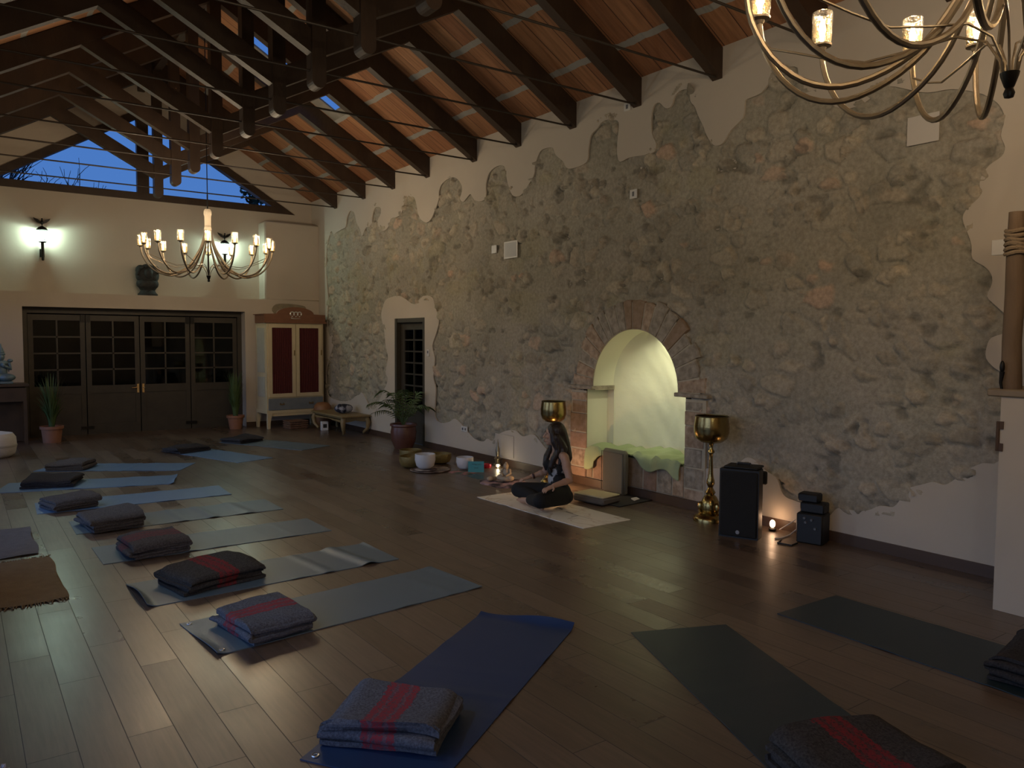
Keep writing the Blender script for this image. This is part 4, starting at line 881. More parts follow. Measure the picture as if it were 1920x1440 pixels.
b=MB(); b.lathe([(0,0),(.14,0),(.19,.12),(.205,.26),(.19,.34),(.20,.355),(.215,.36),(.21,.39),(.18,.385),(.17,.33),(0,.33)],n=30); b.build('pot',mat('oxblood_clay',(.09,.035,.025),.35,noise=((.14,.055,.035),5,.6)),t)
b=MB(); b.lathe([(.172,.335),(0,.34)],n=20); b.build('soil',SOIL,t)
r=random.Random(12)
for i in range(13):
    a=2*PI*i/13+r.uniform(-.2,.2); L=r.uniform(.50,.74); rise=r.uniform(.35,.80); b=MB(); pts=[]
    for k in range(9):
        s=k/8; pts.append(Vector((math.cos(a)*L*.78*s**1.25,math.sin(a)*L*.78*s**1.25,.34+rise*math.sin(s*PI*.62)*.80)))
    # keep clear of the wall
    for p in pts:
        if p.x>.22: p.x=.22+(p.x-.22)*.15
    b.tube(pts,[.006-.0005*k for k in range(9)],5)
    for k in range(2,9):
        for h_ in(0,.5):
            if k==8 and h_: continue
            p=pts[k].lerp(pts[min(k+1,8)],h_); t_=(pts[min(k+1,8)]-pts[k-1]).normalized(); sd=t_.cross(Vector((0,0,1))).normalized()
            for sg in(-1,1):
                e=sd*sg*.8+t_*.7+Vector((0,0,-.35)); e.normalize(); ln=.17*(1-.35*abs(k-5)/4); q1=p+e*ln*.5+Vector((0,0,.01)); q2=p+e*ln+Vector((0,0,-.02)); wv=t_*.0075
                q1.x=min(q1.x,.33); q2.x=min(q2.x,.34); b.add([p-wv,q1-wv*1.2,q2,q1+wv*1.2,p+wv],[(0,1,2,3,4)],0,False)
    b.build('frond',GREEN,t)
# ================================================================= WARDROBE
CREAM=mat('chipped_cream_paint',(.58,.50,.33),.55,noise=((.50,.41,.26),5,.7),bump=.3); CRW=mat('pale_grey_side_paint',(.45,.44,.37),.6,noise=((.38,.36,.30),6,.6)); BRN=mat('red_brown_varnish',(.16,.07,.04),.4,noise=((.22,.10,.055),7,.6),stretch=(1,4,4)); REDC=mat('dark_red_fabric',(.065,.005,.005),.85); BLG=mat('grey_blue_paint',(.13,.155,.18),.55,noise=((.18,.20,.22),8,.6)); SILV=mat('silver_carving',(.65,.64,.6),.35,metal=.5)
t=thing('wardrobe','cream antique wardrobe with dark red panels and brown arched crown in the corner','wardrobe',(5.36,14.98,0),math.radians(5))
w2,dp=.585,.25
b=MB(); b.box((0,0,1.18),(1.17,.5,1.68)); b.box((0,0,.32),(1.19,.52,.06)); b.box((0,-.235,.27),(1.14,.03,.07)); b.build('carcass',CREAM,t)
for sx in(-1,1):
    for sy in(-1,1):
        b=MB(); b.prism([(sx*w2,.30),(sx*(w2-.09),.30),(sx*(w2-.05),.12),(sx*(w2-.045),0),(sx*(w2-.0),0),(sx*(w2+.005),.12)],sy*dp-.03,sy*dp+.03); b.build('leg',CREAM,t)
b=MB(); b.box((-w2-.004,0,1.50),(.012,.34,.85)); b.box((-w2-.004,0,.80),(.012,.34,.38)); b.build('side_panel',CRW,t)
for i in(0,1):
    x0=-w2+.03+i*.555; x1=x0+.545; cxx=(x0+x1)/2; b=MB()
    for xx in(x0+.035,x1-.035): b.box((xx,-dp-.014,1.30),(.07,.026,1.40))
    for zz in(.635,1.965): b.box((cxx,-dp-.014,zz),(.545-.14,.026,.07))
    d=b.build('door',CREAM,t)
    b=MB(); nn=60
    b.grid(lambda u,v:(x0+.07+(.405)*u,-dp-.006-.006*math.sin(u*70+1.5*math.sin(v*3)),.67+1.26*v),nn*2,6); b.build('red_curtain',REDC,d)
    b=MB(); b.box((x1-.03 if i==0 else x1-.02,-dp-.034,1.45),(.014,.012,.10)); b.build('lock_plate',mat('old_brass',(.3,.22,.1),.4,metal=.8) if 'old_brass' not in MATS else MATS['old_brass'],d)
b=MB(); b.box((0,-dp-.010,.465),(1.12,.025,.22)); dr=b.build('drawer',BLG,t)
for sx in(-.3,.3): b=MB(); b.box((sx,-dp-.03,.46),(.09,.015,.02)); b.box((sx-.035,-dp-.03,.475),(.012,.015,.03)); b.box((sx+.035,-dp-.03,.475),(.012,.015,.03)); b.build('pull',MATS['old_brass'],dr)
b=MB(); P=[(-w2-.05,2.00),(w2+.05,2.00),(w2+.05,2.05),(w2+.05,2.20),(w2-.20,2.20)]+[(.33*math.cos(a),2.205+.125*math.sin(a)**1.0) for a in [PI*i/16 for i in range(17)]]+[(-w2+.20,2.20),(-w2-.05,2.20),(-w2-.05,2.05)]
P2=[(-w2-.04,2.02),(w2+.04,2.02),(w2+.04,2.19)]+[(.38*math.cos(a),2.20+.13*math.sin(a)) for a in [PI*i/16 for i in range(17)]]+[(-w2-.04,2.19)]
b.prism(P2,-dp-.02,-dp+.03); b.box((0,0,2.10),(1.20,.5,.16)); b.box((0,-dp-.02,2.035),(1.28,.06,.03)); b.box((0,-.0,2.185),(1.26,.52,.015)); cr=b.build('crown',BRN,t)
b=MB()
for sx in(-1,0,1):
    c=Vector((sx*.075,-dp-.03,2.20)); b.tube([c+Vector((.038*math.cos(a),0,.038*math.sin(a))) for a in [-.8+4.7*k/14 for k in range(15)]],.012,6)
    b.ell((c.x,c.y,c.z-.05),(.016,.010,.012),8,6)
b.tube([(-.09,-dp-.03,2.115),(-.03,-dp-.034,2.108),(.09,-dp-.03,2.112)],[.010,.007,.004],6); b.ell((-.09,-dp-.03,2.118),(.013,.01,.013),8,6)
b.build('carved_ornament',SILV,cr)
# low table with things
OCH=mat('ochre_lacquer',(.20,.135,.055),.5,noise=((.28,.20,.09),8,.6),bump=.2)
t=thing('low_table','low ochre table with curved legs beside the wardrobe','low table',(5.80,13.58,0),math.radians(0))
tw,tl=.25,.70
b=MB(); b.box((0,0,.335),(2*tw+.06,2*tl+.06,.035),bev=.008); b.box((0,0,.30),(2*tw-.02,2*tl-.02,.05)); b.build('table_top',OCH,t)
for sx in(-1,1):
    for sy in(-1,1):
        b=MB(); x,y=sx*(tw-.03),sy*(tl-.04); b.tube([(x,y,.31),(x+sx*.025,y+sy*.03,.22),(x+sx*.012,y+sy*.02,.11),(x-sx*.03,y-sy*.05,.04),(x-sx*.02,y-sy*.07,.018)],[.05,.045,.033,.026,.018],10); b.build('leg',OCH,t)
b=MB(); 
for sy in(-1,1): b.prism([(-tw+.02,.29),(tw-.02,.29),(tw-.08,.235),(0,.26),(-tw+.08,.235)],sy*(tl-.03)-.01,sy*(tl-.03)+.01)
for sx in(-1,1): b.prism([(-tl+.02,.29),(tl-.02,.29),(tl-.12,.23),(0,.26),(-tl+.12,.23)],sx*(tw-.02)-.01,sx*(tw-.02)+.01,'x')
b.build('apron',OCH,t)
b=MB(); rr2=random.Random(8); b.ell((0,0,.07),(.17,.14,.085),20,12,sq=.9)
for k in range(10): b.ell((rr2.uniform(-.11,.11),rr2.uniform(-.10,.10),.09+rr2.uniform(-.02,.03)),(.07,.05,.045),10,8,rot=Matrix.Rotation(rr2.uniform(0,3),3,'Z'))
o=b.build('cloth_bag',mat('navy_patterned_cloth',(.012,.014,.03),.8,noise=((.35,.36,.42),9,.12),bump=.4)); o.location=(5.80,13.42,.372); tag(o,'dark bag with white pattern lying on the low ochre table','bag')
t=thing('round_hassock','round brown cushion between wardrobe and low table','cushion',(5.84,14.53,0)); t.scale=(.85,.85,.95); b=MB(); b.lathe([(0,.0),(.16,.0),(.20,.10),(.20,.30),(.205,.36),(.19,.44),(.12,.50),(0,.515)],n=28); b.build('cushion_body',mat('brown_leather',(.20,.09,.035),.55,noise=((.27,.13,.055),6,.6)),t); b=MB(); b.lathe([(.203,.33),(.212,.345),(.203,.36)],n=28); b.build('piping',mat('brown_leather_piping',(.13,.055,.02),.5),t)
WICK=mat('wicker',(.20,.105,.06),.8,noise=((.12,.06,.035),22,.3),bump=.9,bscale=60)
b=MB(); b.prism([(-.17,-.14),(.17,-.14),(.17,.14),(-.17,.14)],0,.15,'z'); 
for z in(.03,.07,.11,.148): b.tube([(-.18,-.15,z),(.18,-.15,z),(.18,.15,z),(-.18,.15,z),(-.18,-.15,z)],.012,6)
o=b.build('wicker_basket',WICK); o.location=(5.28,14.50,.0); o.rotation_euler=(0,0,.1); tag(o,'small wicker basket on the floor under the wardrobe front','basket')
t=thing('sign_box','small white box with a dark square, under the low ochre table','box',(5.62,13.90,0),math.radians(-10)); b=MB(); b.box((0,0,.085),(.13,.10,.17),bev=.006); b.build('box_body',mat('white_card',(.6,.6,.62),.6),t); b=MB(); b.box((0,-.0515,.09),(.07,.003,.07)); b.build('dark_square',INK,t)
# ================================================================= BOWLS AND ALTAR THINGS
def bowl(c,R_,h,m,label,name='singing_bowl',group=None,wall=.006,sc=1):
    b=MB(); b.lathe([(0,0),(R_*.55,.004),(R_*.85,h*.2),(R_*1.0,h*.6),(R_*.98,h),(R_*.98-wall,h),(R_-wall,h*.6),(R_*.84-wall,h*.22),(R_*.5,.012),(0,.012)],n=36)
    o=b.build(name,m); o.location=c; return tag(o,label,'bowl',group)
SB=mat('hammered_bronze',(.30,.22,.07),.4,metal=.45,noise=((.20,.14,.05),9,.6),bump=.4,bscale=60)
G='metal singing bowls on the floor'
bowl((4.95,9.22,.0),.165,.155,SB,'largest bronze singing bowl, left of the white bowl',group=G)
bowl((5.25,9.80,.0),.16,.15,SB,'bronze singing bowl farthest back, below the palm pot',group=G)
bowl((5.44,9.30,.0),.16,.14,SB,'bronze singing bowl right behind the larger white bowl',group=G)
bowl((5.10,9.52,.0),.12,.12,SB,'bronze singing bowl between the largest and the farthest ones',group=G)
CRY=mat('frosted_crystal',(.62,.62,.64),.45)
bowl((4.97,8.88,.028),.135,.195,CRY,'larger white crystal bowl on a round tray','crystal_bowl','white crystal bowls',.008)
bowl((5.42,8.62,.016),.115,.16,CRY,'smaller white crystal bowl behind the turquoise card','crystal_bowl','white crystal bowls',.007)
b=MB(); b.lathe([(0,0),(.24,0),(.262,.014),(.258,.022),(.23,.010),(0,.010)],n=40); o=b.build('round_tray',mat('dark_painted_tray',(.09,.055,.045),.5,noise=((.32,.25,.21),7,.2))); o.location=(5.03,8.86,0); tag(o,'round painted tray under the larger white bowl','tray')
b=MB(); b.lathe([(0,0.0),(.09,.0),(.15,.012),(.16,.022),(.13,.028),(0,.028)],n=30); 
b=MB(); b.lathe([(0,.010),(.14,.010),(.155,.018),(.13,.026),(.07,.020),(0,.018)],n=30); o=b.build('bowl_cushion',mat('pale_ring_cushion',(.42,.37,.34),.9,noise=((.10,.06,.06),6,.2))); o.location=(4.97,8.88,.002); tag(o,'flat patterned ring cushion between tray and larger white bowl','cushion')
def cloth(cx,cy,rx,ry,m,label,seed,name='patterned_cloth',h=.018):
    b=MB(); r=random.Random(seed); p=[r.uniform(0,6) for _ in range(5)]
    def fn(u,v):
        a=2*PI*u; k=1+.07*math.sin(3*a+p[0])+.05*math.sin(7*a+p[1]); s=v; z=.004+h*(.5+.5*math.sin(9*a*.5+p[2]+6*s))*(1 if .15<s<.97 else .2)*(.4+.6*s)
        return (rx*k*s*math.cos(a),ry*k*s*math.sin(a),z if s<.999 else .001)
    b.grid(fn,48,10); o=b.build(name,m,weld=True); o.location=(cx,cy,0); return tag(o,label,'cloth')
cloth(5.36,8.50,.23,.17,mat('green_pink_cloth',(.07,.12,.10),.85,noise=((.45,.20,.20),6,.15)),'green and pink cloth under the smaller white bowl',3,h=.008)
cloth(5.31,7.56,.27,.33,mat('black_pink_cloth',(.02,.016,.03),.7,noise=((.42,.28,.31),5,.12)),'round black, pink and white cloth under the seated little statue',4,h=.014)
t=thing('turquoise_card','turquoise card with handwriting leaning on the smaller white bowl','card',(5.44,8.38,.006),math.radians(-33)); b=MB(); b.box((0,0,.07),(.205,.004,.14),tilt=('X',-.16)); b.build('card_sheet',mat('turquoise_card_stock',(.045,.26,.33),.7),t)
b=MB()
for k,(x,z,w_) in enumerate(((-.03,.105,.05),(.045,.10,.05),(.0,.095,.03),(-.01,.055,.035),(.02,.056,.02))):
    b.box((x,-.0035+(.07-z)*-.16,z),(w_,.002,.004))
b.build('handwriting',INK,t)
t=thing('red_candle_glass','small red glass candle holder right of the turquoise card','candle',(5.77,8.62,0)); b=MB(); b.lathe([(0,0),(.05,0),(.062,.02),(.06,.052),(.054,.052),(.054,.012),(0,.012)],n=22); b.build('holder',mat('red_glass',(.36,.01,.03),.2,coat=.5),t); b=MB(); b.lathe([(0,.012),(.045,.012),(.045,.036),(0,.038)],n=16); b.build('wax',mat('pink_wax',(.6,.3,.32),.6),t)
t=thing('slim_stupa_bottle','slim pointed metal incense stand behind the glowing tealight','incense stand',(6.00,8.70,0)); b=MB(); b.lathe([(0,0),(.06,0),(.06,.02),(.035,.04),(.04,.07),(.05,.10),(.022,.13),(.028,.17),(.03,.22),(.012,.28),(.014,.30),(.003,.36),(0,.365)],n=20); b.build('body',mat('tarnished_silver',(.25,.22,.16),.3,metal=.9,bump=.4,bscale=70),t)
t=thing('glowing_tealight','glowing tealight in glass at the foot of the pointed incense stand','candle',(5.88,8.52,0)); b=MB(); b.lathe([(0,0),(.03,0),(.033,.045),(.030,.045),(.029,.006),(0,.006)],n=16); b.build('glass',CUPG,t); b=MB(); b.ell((0,0,.032),(.016,.016,.020),10,8); b.build('flame',emis('tealight_glow',(1,.88,.65),16),t); lamp('tealight_light','POINT',(0,0,.07),(1,.8,.5),.35,.015,t)
BD=mat('sandstone_figure',(.42,.34,.24),.75,noise=((.33,.26,.18),14,.6),bump=.4)
t=thing('little_buddha','small sandstone seated figure on the patterned cloth before the woman','statue',(5.35,7.58,.018),math.radians(-60)); b=MB(); b.ell((0,0,.035),(.10,.075,.036),16,8); b.ell((.06,-.02,.045),(.055,.04,.035),12,8); b.ell((-.06,-.02,.045),(.055,.04,.035),12,8); b.ell((0,.01,.10),(.046,.036,.065),14,8)
for sg in(-1,1): b.tube([(sg*.045,.01,.145),(sg*.062,-.01,.10),(sg*.02,-.05,.07)],[.016,.015,.011],8)
b.ell((0,0,.185),(.032,.034,.038),14,10); b.ell((0,.002,.222),(.016,.016,.014),10,6); b.build('figure',BD,t)
b=MB(); b.ell((0,0,.03),(.05,.035,.03),12,8); b.ell((.06,.01,.025),(.04,.03,.025),12,8); o=b.build('pebble_offering',BD); o.location=(5.22,7.72,.014); tag(o,'pale lump of stone left of the small seated figure','stone')
b=MB(); b.lathe([(0,.0),(.03,0),(.034,.03),(0,.032)],n=14); b.tube([(0,0,.02),(.05,.02,.06),(.10,.03,.065),(.10,.03,.03)],.008,6); o=b.build('singing_bowl_mallet',mat('pale_wood',(.32,.25,.18),.6)); o.location=(5.62,9.15,0); tag(o,'small pale mallet lying behind the smaller white bowl','mallet')
# ================================================================= SPEAKERS AND ELECTRICS
BLK=mat('black_plastic',(.008,.008,.008),.55); GRL=mat('black_grille',(.006,.006,.006),.7,bump=.8,bscale=300)
t=thing('loudspeaker','tall black loudspeaker on the floor right of the brass stand','loudspeaker',(5.60,4.33,0),math.radians(-67))
b=MB(); b.prism([(-.17,-.10),(.17,-.10),(.17,.04),(.11,.20),(-.11,.20),(-.17,.04)],0.0,.60,'z'); b.box((0,.05,.61),(.30,.22,.02),bev=.008); b.box((.12,.19,.5),(.10,.04,.12),bev=.01); b.build('cabinet',BLK,t)
b=MB(); b.box((0,-.108,.30),(.32,.02,.57),bev=.008); b.build('grille',GRL,t)
b=MB(); b.lathe([(0,.004),(.016,.004),(.018,0)],(0,-.119,.055),18,axis=(0,-1,0)); b.build('badge',mat('grey_badge',(.25,.25,.27),.4),t)
b=MB(); b.tube([(-.06,.06,.618),(-.055,.06,.635),(.055,.06,.635),(.06,.06,.618)],.011,8); b.build('handle',BLK,t)
t=thing('stacked_amplifier','small stack of black audio gear on the floor by the right wall','audio gear',(5.93,3.84,0),math.radians(-75))
b=MB(); b.box((0,0,.13),(.22,.20,.26),bev=.012); g1=b.build('lower_box',BLK,t)
b=MB(); b.box((.01,0,.305),(.20,.15,.085),bev=.01); b.build('middle_box',BLK,t)
b=MB(); b.box((-.03,.0,.385),(.17,.13,.075),bev=.012); b.build('top_box',BLK,t)
for x,z in((-.04,.22),(.02,.21),(-.03,.185),(.05,.14)): b=MB(); b.lathe([(0,.012),(.010,.012),(.012,0)],(x,-.101,z),12,axis=(0,-1,0)); b.build('knob',mat('grey_knob',(.12,.12,.13),.4) if 'grey_knob' not in MATS else MATS['grey_knob'],g1)
t=thing('salt_lamp','small glowing lamp on the floor behind the black loudspeaker','lamp',(5.98,4.28,0)); b=MB(); b.lathe([(0,0),(.03,0),(.035,.02),(.02,.03),(0,.03)],n=12); b.build('base',BLK,t); b=MB(); b.ell((0,0,.065),(.026,.026,.036),10,8); b.build('globe',emis('amber_globe',(1,.62,.36),5),t); lamp('salt_light','POINT',(-.0,0,.125),(1,.6,.35),.5,.02,t)
b=MB(); b.tube([(6.0,4.22,.02),(6.03,4.12,.10),(6.05,4.08,.14),(6.04,4.07,.05),(5.95,4.08,.008),(5.80,4.06,.007),(5.74,4.08,.007)],.006,6); tag(b.build('white_cable',mat('white_cable',(.55,.52,.5),.5)),'short white cable beside the glowing lamp','cable')
b=MB(); b.tube([(5.74,4.02,.007),(5.64,3.98,.007),(5.66,3.86,.007),(5.77,3.88,.007)],.007,6); tag(b.build('black_cable',BLK),'black cable on the floor between loudspeaker and audio gear','cable')
WP=mat('white_plastic',(.62,.60,.56),.4); 
def plate(name,y0,y1,z0,z1,m,label,cat,group=None,parts=None,x=W,th=.012):
    b=MB(); b.box((0,0,0),(th,y1-y0,z1-z0),bev=.003); o=thing(name,label,cat,(x-th/2-.0005,(y0+y1)/2,(z0+z1)/2),0,group); b.build('plate_body',m,o)
    if parts:
        q=MB()
        for py,pz,w_,h_ in parts: q.box((-th/2-.001,py,pz),(.002,w_,h_))
        q.build('insert',MATS['grey_knob'],o)
    return o
o=plate('wall_speaker',8.39,8.70,2.81,3.04,WP,'square white framed speaker grille on the stone wall','wall speaker'); q=MB(); q.box((-.007,0,0),(.003,.26,.19)); q.build('grille',mat('pale_grille',(.5,.5,.48),.6),o)
plate('blank_wall_plate',8.88,9.0,2.91,3.02,WP,'small blank white plate left of the square wall speaker','wall plate')
plate('motion_sensor',6.18,6.29,3.27,3.37,WP,'small white sensor with dark eye on the stone, upper middle','sensor','white sensors high on the right wall',[(0,0,.03,.05)])
plate('motion_sensor',6.30,6.40,4.24,4.33,WP,'small white sensor on the plaster near the rafter feet','sensor','white sensors high on the right wall',[(0,0,.03,.045)])
plate('power_socket',9.62,9.79,.36,.44,WP,'double white power socket low on the plaster between door and alcove','socket',None,[(-.035,0,.035,.035),(.04,0,.035,.035)])
plate('thermostat',10.75,10.83,1.45,1.56,WP,'small white thermostat right of the small door','thermostat',None,[(0,.015,.035,.04)])
plate('paper_sheet',2.98,3.225,3.24,3.46,mat('pale_card',(.52,.48,.43),.7),'square pale sheet high on the stone under the near chandelier','sheet',th=.006)
plate('paper_notice',2.36,2.58,2.34,2.45,mat('white_notice',(.66,.64,.60),.7),'white paper notice on the plaster behind the rope-bound post','notice',th=.006)
plate('access_hatch',8.46,8.90,.12,.42,PLASTER,'plastered access hatch low on the wall behind the tealight','hatch',th=.008)
# ================================================================= ALCOVE CONTENTS
GC=mat('sage_green_blanket',(.30,.37,.20),.9,noise=((.36,.43,.25),4,.6),bump=.4,bscale=20)
b=MB(); r=random.Random(2)
def drape(u,v):
    y=NC-NH+.03+(2*NH-.06)*u
    s=v*1.0   # 0 back .. 1 hanging edge
    wv=.018*math.sin(17*u+3*s)*math.sin(5*s+2)+.012*math.sin(37*u+8*s)+.010*math.sin(61*u)
    if s<.72: x=W+.50-.52*(s/.72); z=SEAT+.035+wv*.9+.02*math.sin(9*u+4)
    else:
        k=(s-.72)/.28; hang=.10+.05*math.sin(7*u+1)+.05*math.sin(19*u+2)+(.06 if u>.9 else 0); x=W-.02-.022*math.sin(PI*min(1,k*1.6)/2)-.008-.008*math.sin(40*u); z=SEAT+.035-hang*k+wv*(1-k)
    return (min(x,W+.60),y,max(z,SEAT+.012) if s<.72 else z)
b.grid(drape,140,36); b2=b.build('green_blanket',GC); sm=b2.modifiers.new('thickness','SOLIDIFY'); sm.thickness=.012; sm.offset=1
tag(b2,'crumpled sage green blanket covering the alcove bench','blanket')
t=thing('backjack_cushion','grey-brown upright seat cushion leaning against the alcove bench','cushion',(5.975,6.345,.0),math.radians(-2)); b=MB(); b.box((0,0,.25),(.09,.38,.50),bev=.03); b.build('pad',mat('taupe_canvas',(.13,.12,.09),.85,bump=.3,bscale=60),t); b=MB(); b.tube([(-.045,-.18,.03),(-.047,-.18,.47),(-.047,.18,.47),(-.045,.18,.03)],.004,5); b.build('seam',mat('taupe_seam',(.09,.08,.06),.85),t)
b=MB(); b.box((0,0,.006),(.62,.62,.010),bev=.004); o=b.build('floor_cloth',mat('dark_floor_cloth',(.02,.018,.017),.9,bump=.5)); o.location=(5.80,6.13,0); o.rotation_euler=(0,0,.1); tag(o,'black cloth on the floor before the alcove bench','cloth')
t=thing('seat_cushion','pale-topped flat seat cushion on the floor behind the woman','cushion',(5.50,6.12,.012),math.radians(8)); b=MB(); b.box((0,0,.035),(.30,.42,.07),bev=.018); b.build('pad',mat('taupe_pad',(.14,.12,.10),.85),t); b=MB(); b.box((0,0,.078),(.29,.41,.018),bev=.008); b.build('pale_top',mat('pale_pad_top',(.55,.48,.30),.8),t)
b=MB(); b.add([(0,0,.002),(.10,.02,.006),(.12,.09,.012),(.06,.11,.004),(.01,.06,.010)],[(0,1,2,3,4)]); o=b.build('crumpled_tissue',MATS['white_cable']); sm=o.modifiers.new('thickness','SOLIDIFY'); sm.thickness=.004; o.location=(5.84,5.90,.013); tag(o,'small crumpled white tissue on the black floor cloth','tissue')
# ================================================================= RIGHT PIER THINGS
b=MB(); b.box((5.735,1.62,1.396),(.73,1.30,.05),bev=.01); tag(b.build('wooden_ledge',mat('worn_ledge_wood',(.30,.23,.15),.6,noise=((.22,.16,.10),8,.6))),'worn wooden ledge board on top of the white pier at the right edge','ledge')
t=thing('rope_bound_post','weathered wooden post with rope wrapping on the right pier','post',(5.48,2.17,1.42)); 
BARK=mat('weathered_log',(.20,.135,.085),.85,noise=((.10,.065,.04),5,.6),bump=.8,bscale=18,stretch=(1,1,.25))
b=MB(); b.tube([(0,0,0),(.004,.01,.3),(-.004,0,.6),(.006,.012,.85),(0,.01,1.12)],[.060,.055,.056,.050,.044],12); b.build('log',BARK,t)
b=MB()
for k in range(6): b.tube([(.056*math.cos(a),.056*math.sin(a)+.008,.86+.028*k+.006*math.sin(a*2+k)) for a in [2*PI*i/16 for i in range(17)]],.013,6)
b.build('rope',mat('jute_rope',(.26,.19,.12),.9,bump=.8,bscale=80),t)
t=thing('dark_window_leaf','dark brown timber shutter panel beside the rope-bound post','shutter',(5.50,1.62,1.42)); b=MB(); b.box((0,.0,.55),(.06,.80,1.1)); b.build('panel',FRAMEW,t); b=MB(); b.box((-.04,.36,.55),(.02,.06,1.1)); b.box((-.04,-.36,.55),(.02,.06,1.1)); b.build('stile',FRAMEW,t)
t=thing('iron_window_latch','black iron latch at the foot of the rope-bound post','latch',(5.40,2.19,1.40)); b=MB(); b.tube([(0,0,.0),(.0,.012,.06),(0,.005,.13)],[.008,.010,.016],8); b.ell((0,.006,.16),(.015,.015,.04),10,8); b.build('lever',IRON,t)
t=thing('iron_hinge_pin','small rusty iron hinge on the edge of the white pier','hinge',(5.385,2.20,1.12)); b=MB(); b.tube([(0,0,-.09),(0,0,.09)],.012,8); b.build('pin',mat('rusty_iron',(.10,.06,.04),.7,metal=.4),t); 
for z_ in(-.07,.07): b=MB(); b.box((.0,-.012,z_),(.012,.04,.05)); b.build('strap',MATS['rusty_iron'],t)
# ================================================================= SEATED WOMAN
def fuse(mb,name,m,parent,vox,smooth=4):
    o=mb.build('tmp_'+name,m); md=o.modifiers.new('r','REMESH'); md.mode='VOXEL'; md.voxel_size=vox; md.use_smooth_shade=True
    s=o.modifiers.new('s','SMOOTH'); s.factor=.5; s.iterations=smooth
    dg=bpy.context.evaluated_depsgraph_get(); me=bpy.data.meshes.new_from_object(o.evaluated_get(dg)); me.name=name
    old=o.data; bpy.data.objects.remove(o); bpy.data.meshes.remove(old)
    if not me.materials: me.materials.append(m)
    return link(name,me,parent)
def cap(mb,pts,rs,n=14,seg=6):
    P=[Vector(p) for p in pts]; L=[];R=[]
    for i in range(len(P)-1):
        for k in range(seg):
            t=k/seg; L.append(P[i].lerp(P[i+1],t)); R.append(rs[i]+(rs[i+1]-rs[i])*t)
    L.append(P[-1]); R.append(rs[-1]); mb.tube(L,R,n)
    for p,r_ in((P[0],rs[0]),(P[-1],rs[-1])): mb.ell(p,(r_,r_,r_),n,8)
    for i in range(1,len(P)-1): mb.ell(P[i],(rs[i],)*3,n,8)
SKIN=mat('skin',(.42,.25,.17),.5,noise=((.46,.28,.195),10,.6)); HAIR=mat('dark_brown_hair',(.018,.010,.007),.42,bump=.8,bscale=90,stretch=(1,1,.08))
PANT=mat('black_leggings',(.006,.006,.007),.85)
def top_mat():
    m,nt,b=newmat('black_top_white_print'); L=nt.links.new
    t=node(nt,'ShaderNodeTexCoord'); n=node(nt,'ShaderNodeTexNoise'); n.inputs['Scale'].default_value=9; n.inputs['Detail'].default_value=3; L(t.outputs['Object'],n.inputs[0])
    r=node(nt,'ShaderNodeValToRGB'); r.color_ramp.interpolation='EASE'; e=r.color_ramp.elements; e[0].position=.53; e[0].color=(.007,.007,.008,1); e[1].position=.58; e[1].color=(.36,.36,.37,1); L(n.outputs[0],r.inputs[0]); L(r.outputs[0],b.inputs['Base Color']); b.inputs['Roughness'].default_value=.85; return m
wm_=thing('person','woman with long dark hair sitting cross-legged on the cream mat, hands on knees','person',(5.02,6.19,.012),math.radians(165))
HY=math.radians(-26); HR=Matrix.Rotation(HY,3,'Z'); HC=Vector((.045,0,.735))
def hp(x,y,z): return HC+HR@Vector((x,y,z))
b=MB()
b.ell((0,0,.13),(.125,.17,.12)); cap(b,[(0,0,.15),(.0,0,.28)],[.10,.088]); b.ell((.005,0,.27),(.082,.115,.12)); b.ell((.01,0,.41),(.085,.135,.14)); b.ell((.005,0,.50),(.065,.135,.06))
for sg in(-1,1): b.ell((.075,sg*.06,.425),(.05,.052,.05),12,8); cap(b,[(.0,sg*.05,.545),(0,sg*.165,.525)],[.04,.046])
cap(b,[(.0,0,.53),(.02,0,.66)],[.052,.046]); 
b.ell(hp(-.012,0,.025),(.093,.076,.095),18,12,rot=HR); b.ell(hp(.02,0,-.03),(.066,.056,.080),16,10,rot=HR); b.ell(hp(.055,0,-.088),(.026,.026,.022),10,8,rot=HR)
cap(b,[tuple(hp(.084,0,.012)),tuple(hp(.104,0,-.024))],[.008,.0125],8,3); b.ell(hp(.082,0,-.058),(.018,.024,.010),10,6,rot=HR); b.ell(hp(.080,0,-.070),(.016,.022,.009),10,6,rot=HR)
for sg in(-1,1):
    b.ell(hp(.070,sg*.030,.025),(.018,.022,.010),10,6,rot=HR); b.ell(hp(.060,sg*.034,-.020),(.024,.022,.020),10,6,rot=HR); b.ell(hp(-.005,sg*.074,-.005),(.018,.009,.030),10,8,rot=HR)
arms={1:[(.0,.175,.515),(-.03,.235,.30),(.160,.272,.262)],-1:[(.0,-.175,.515),(.03,-.250,.31),(.170,-.285,.264)]}
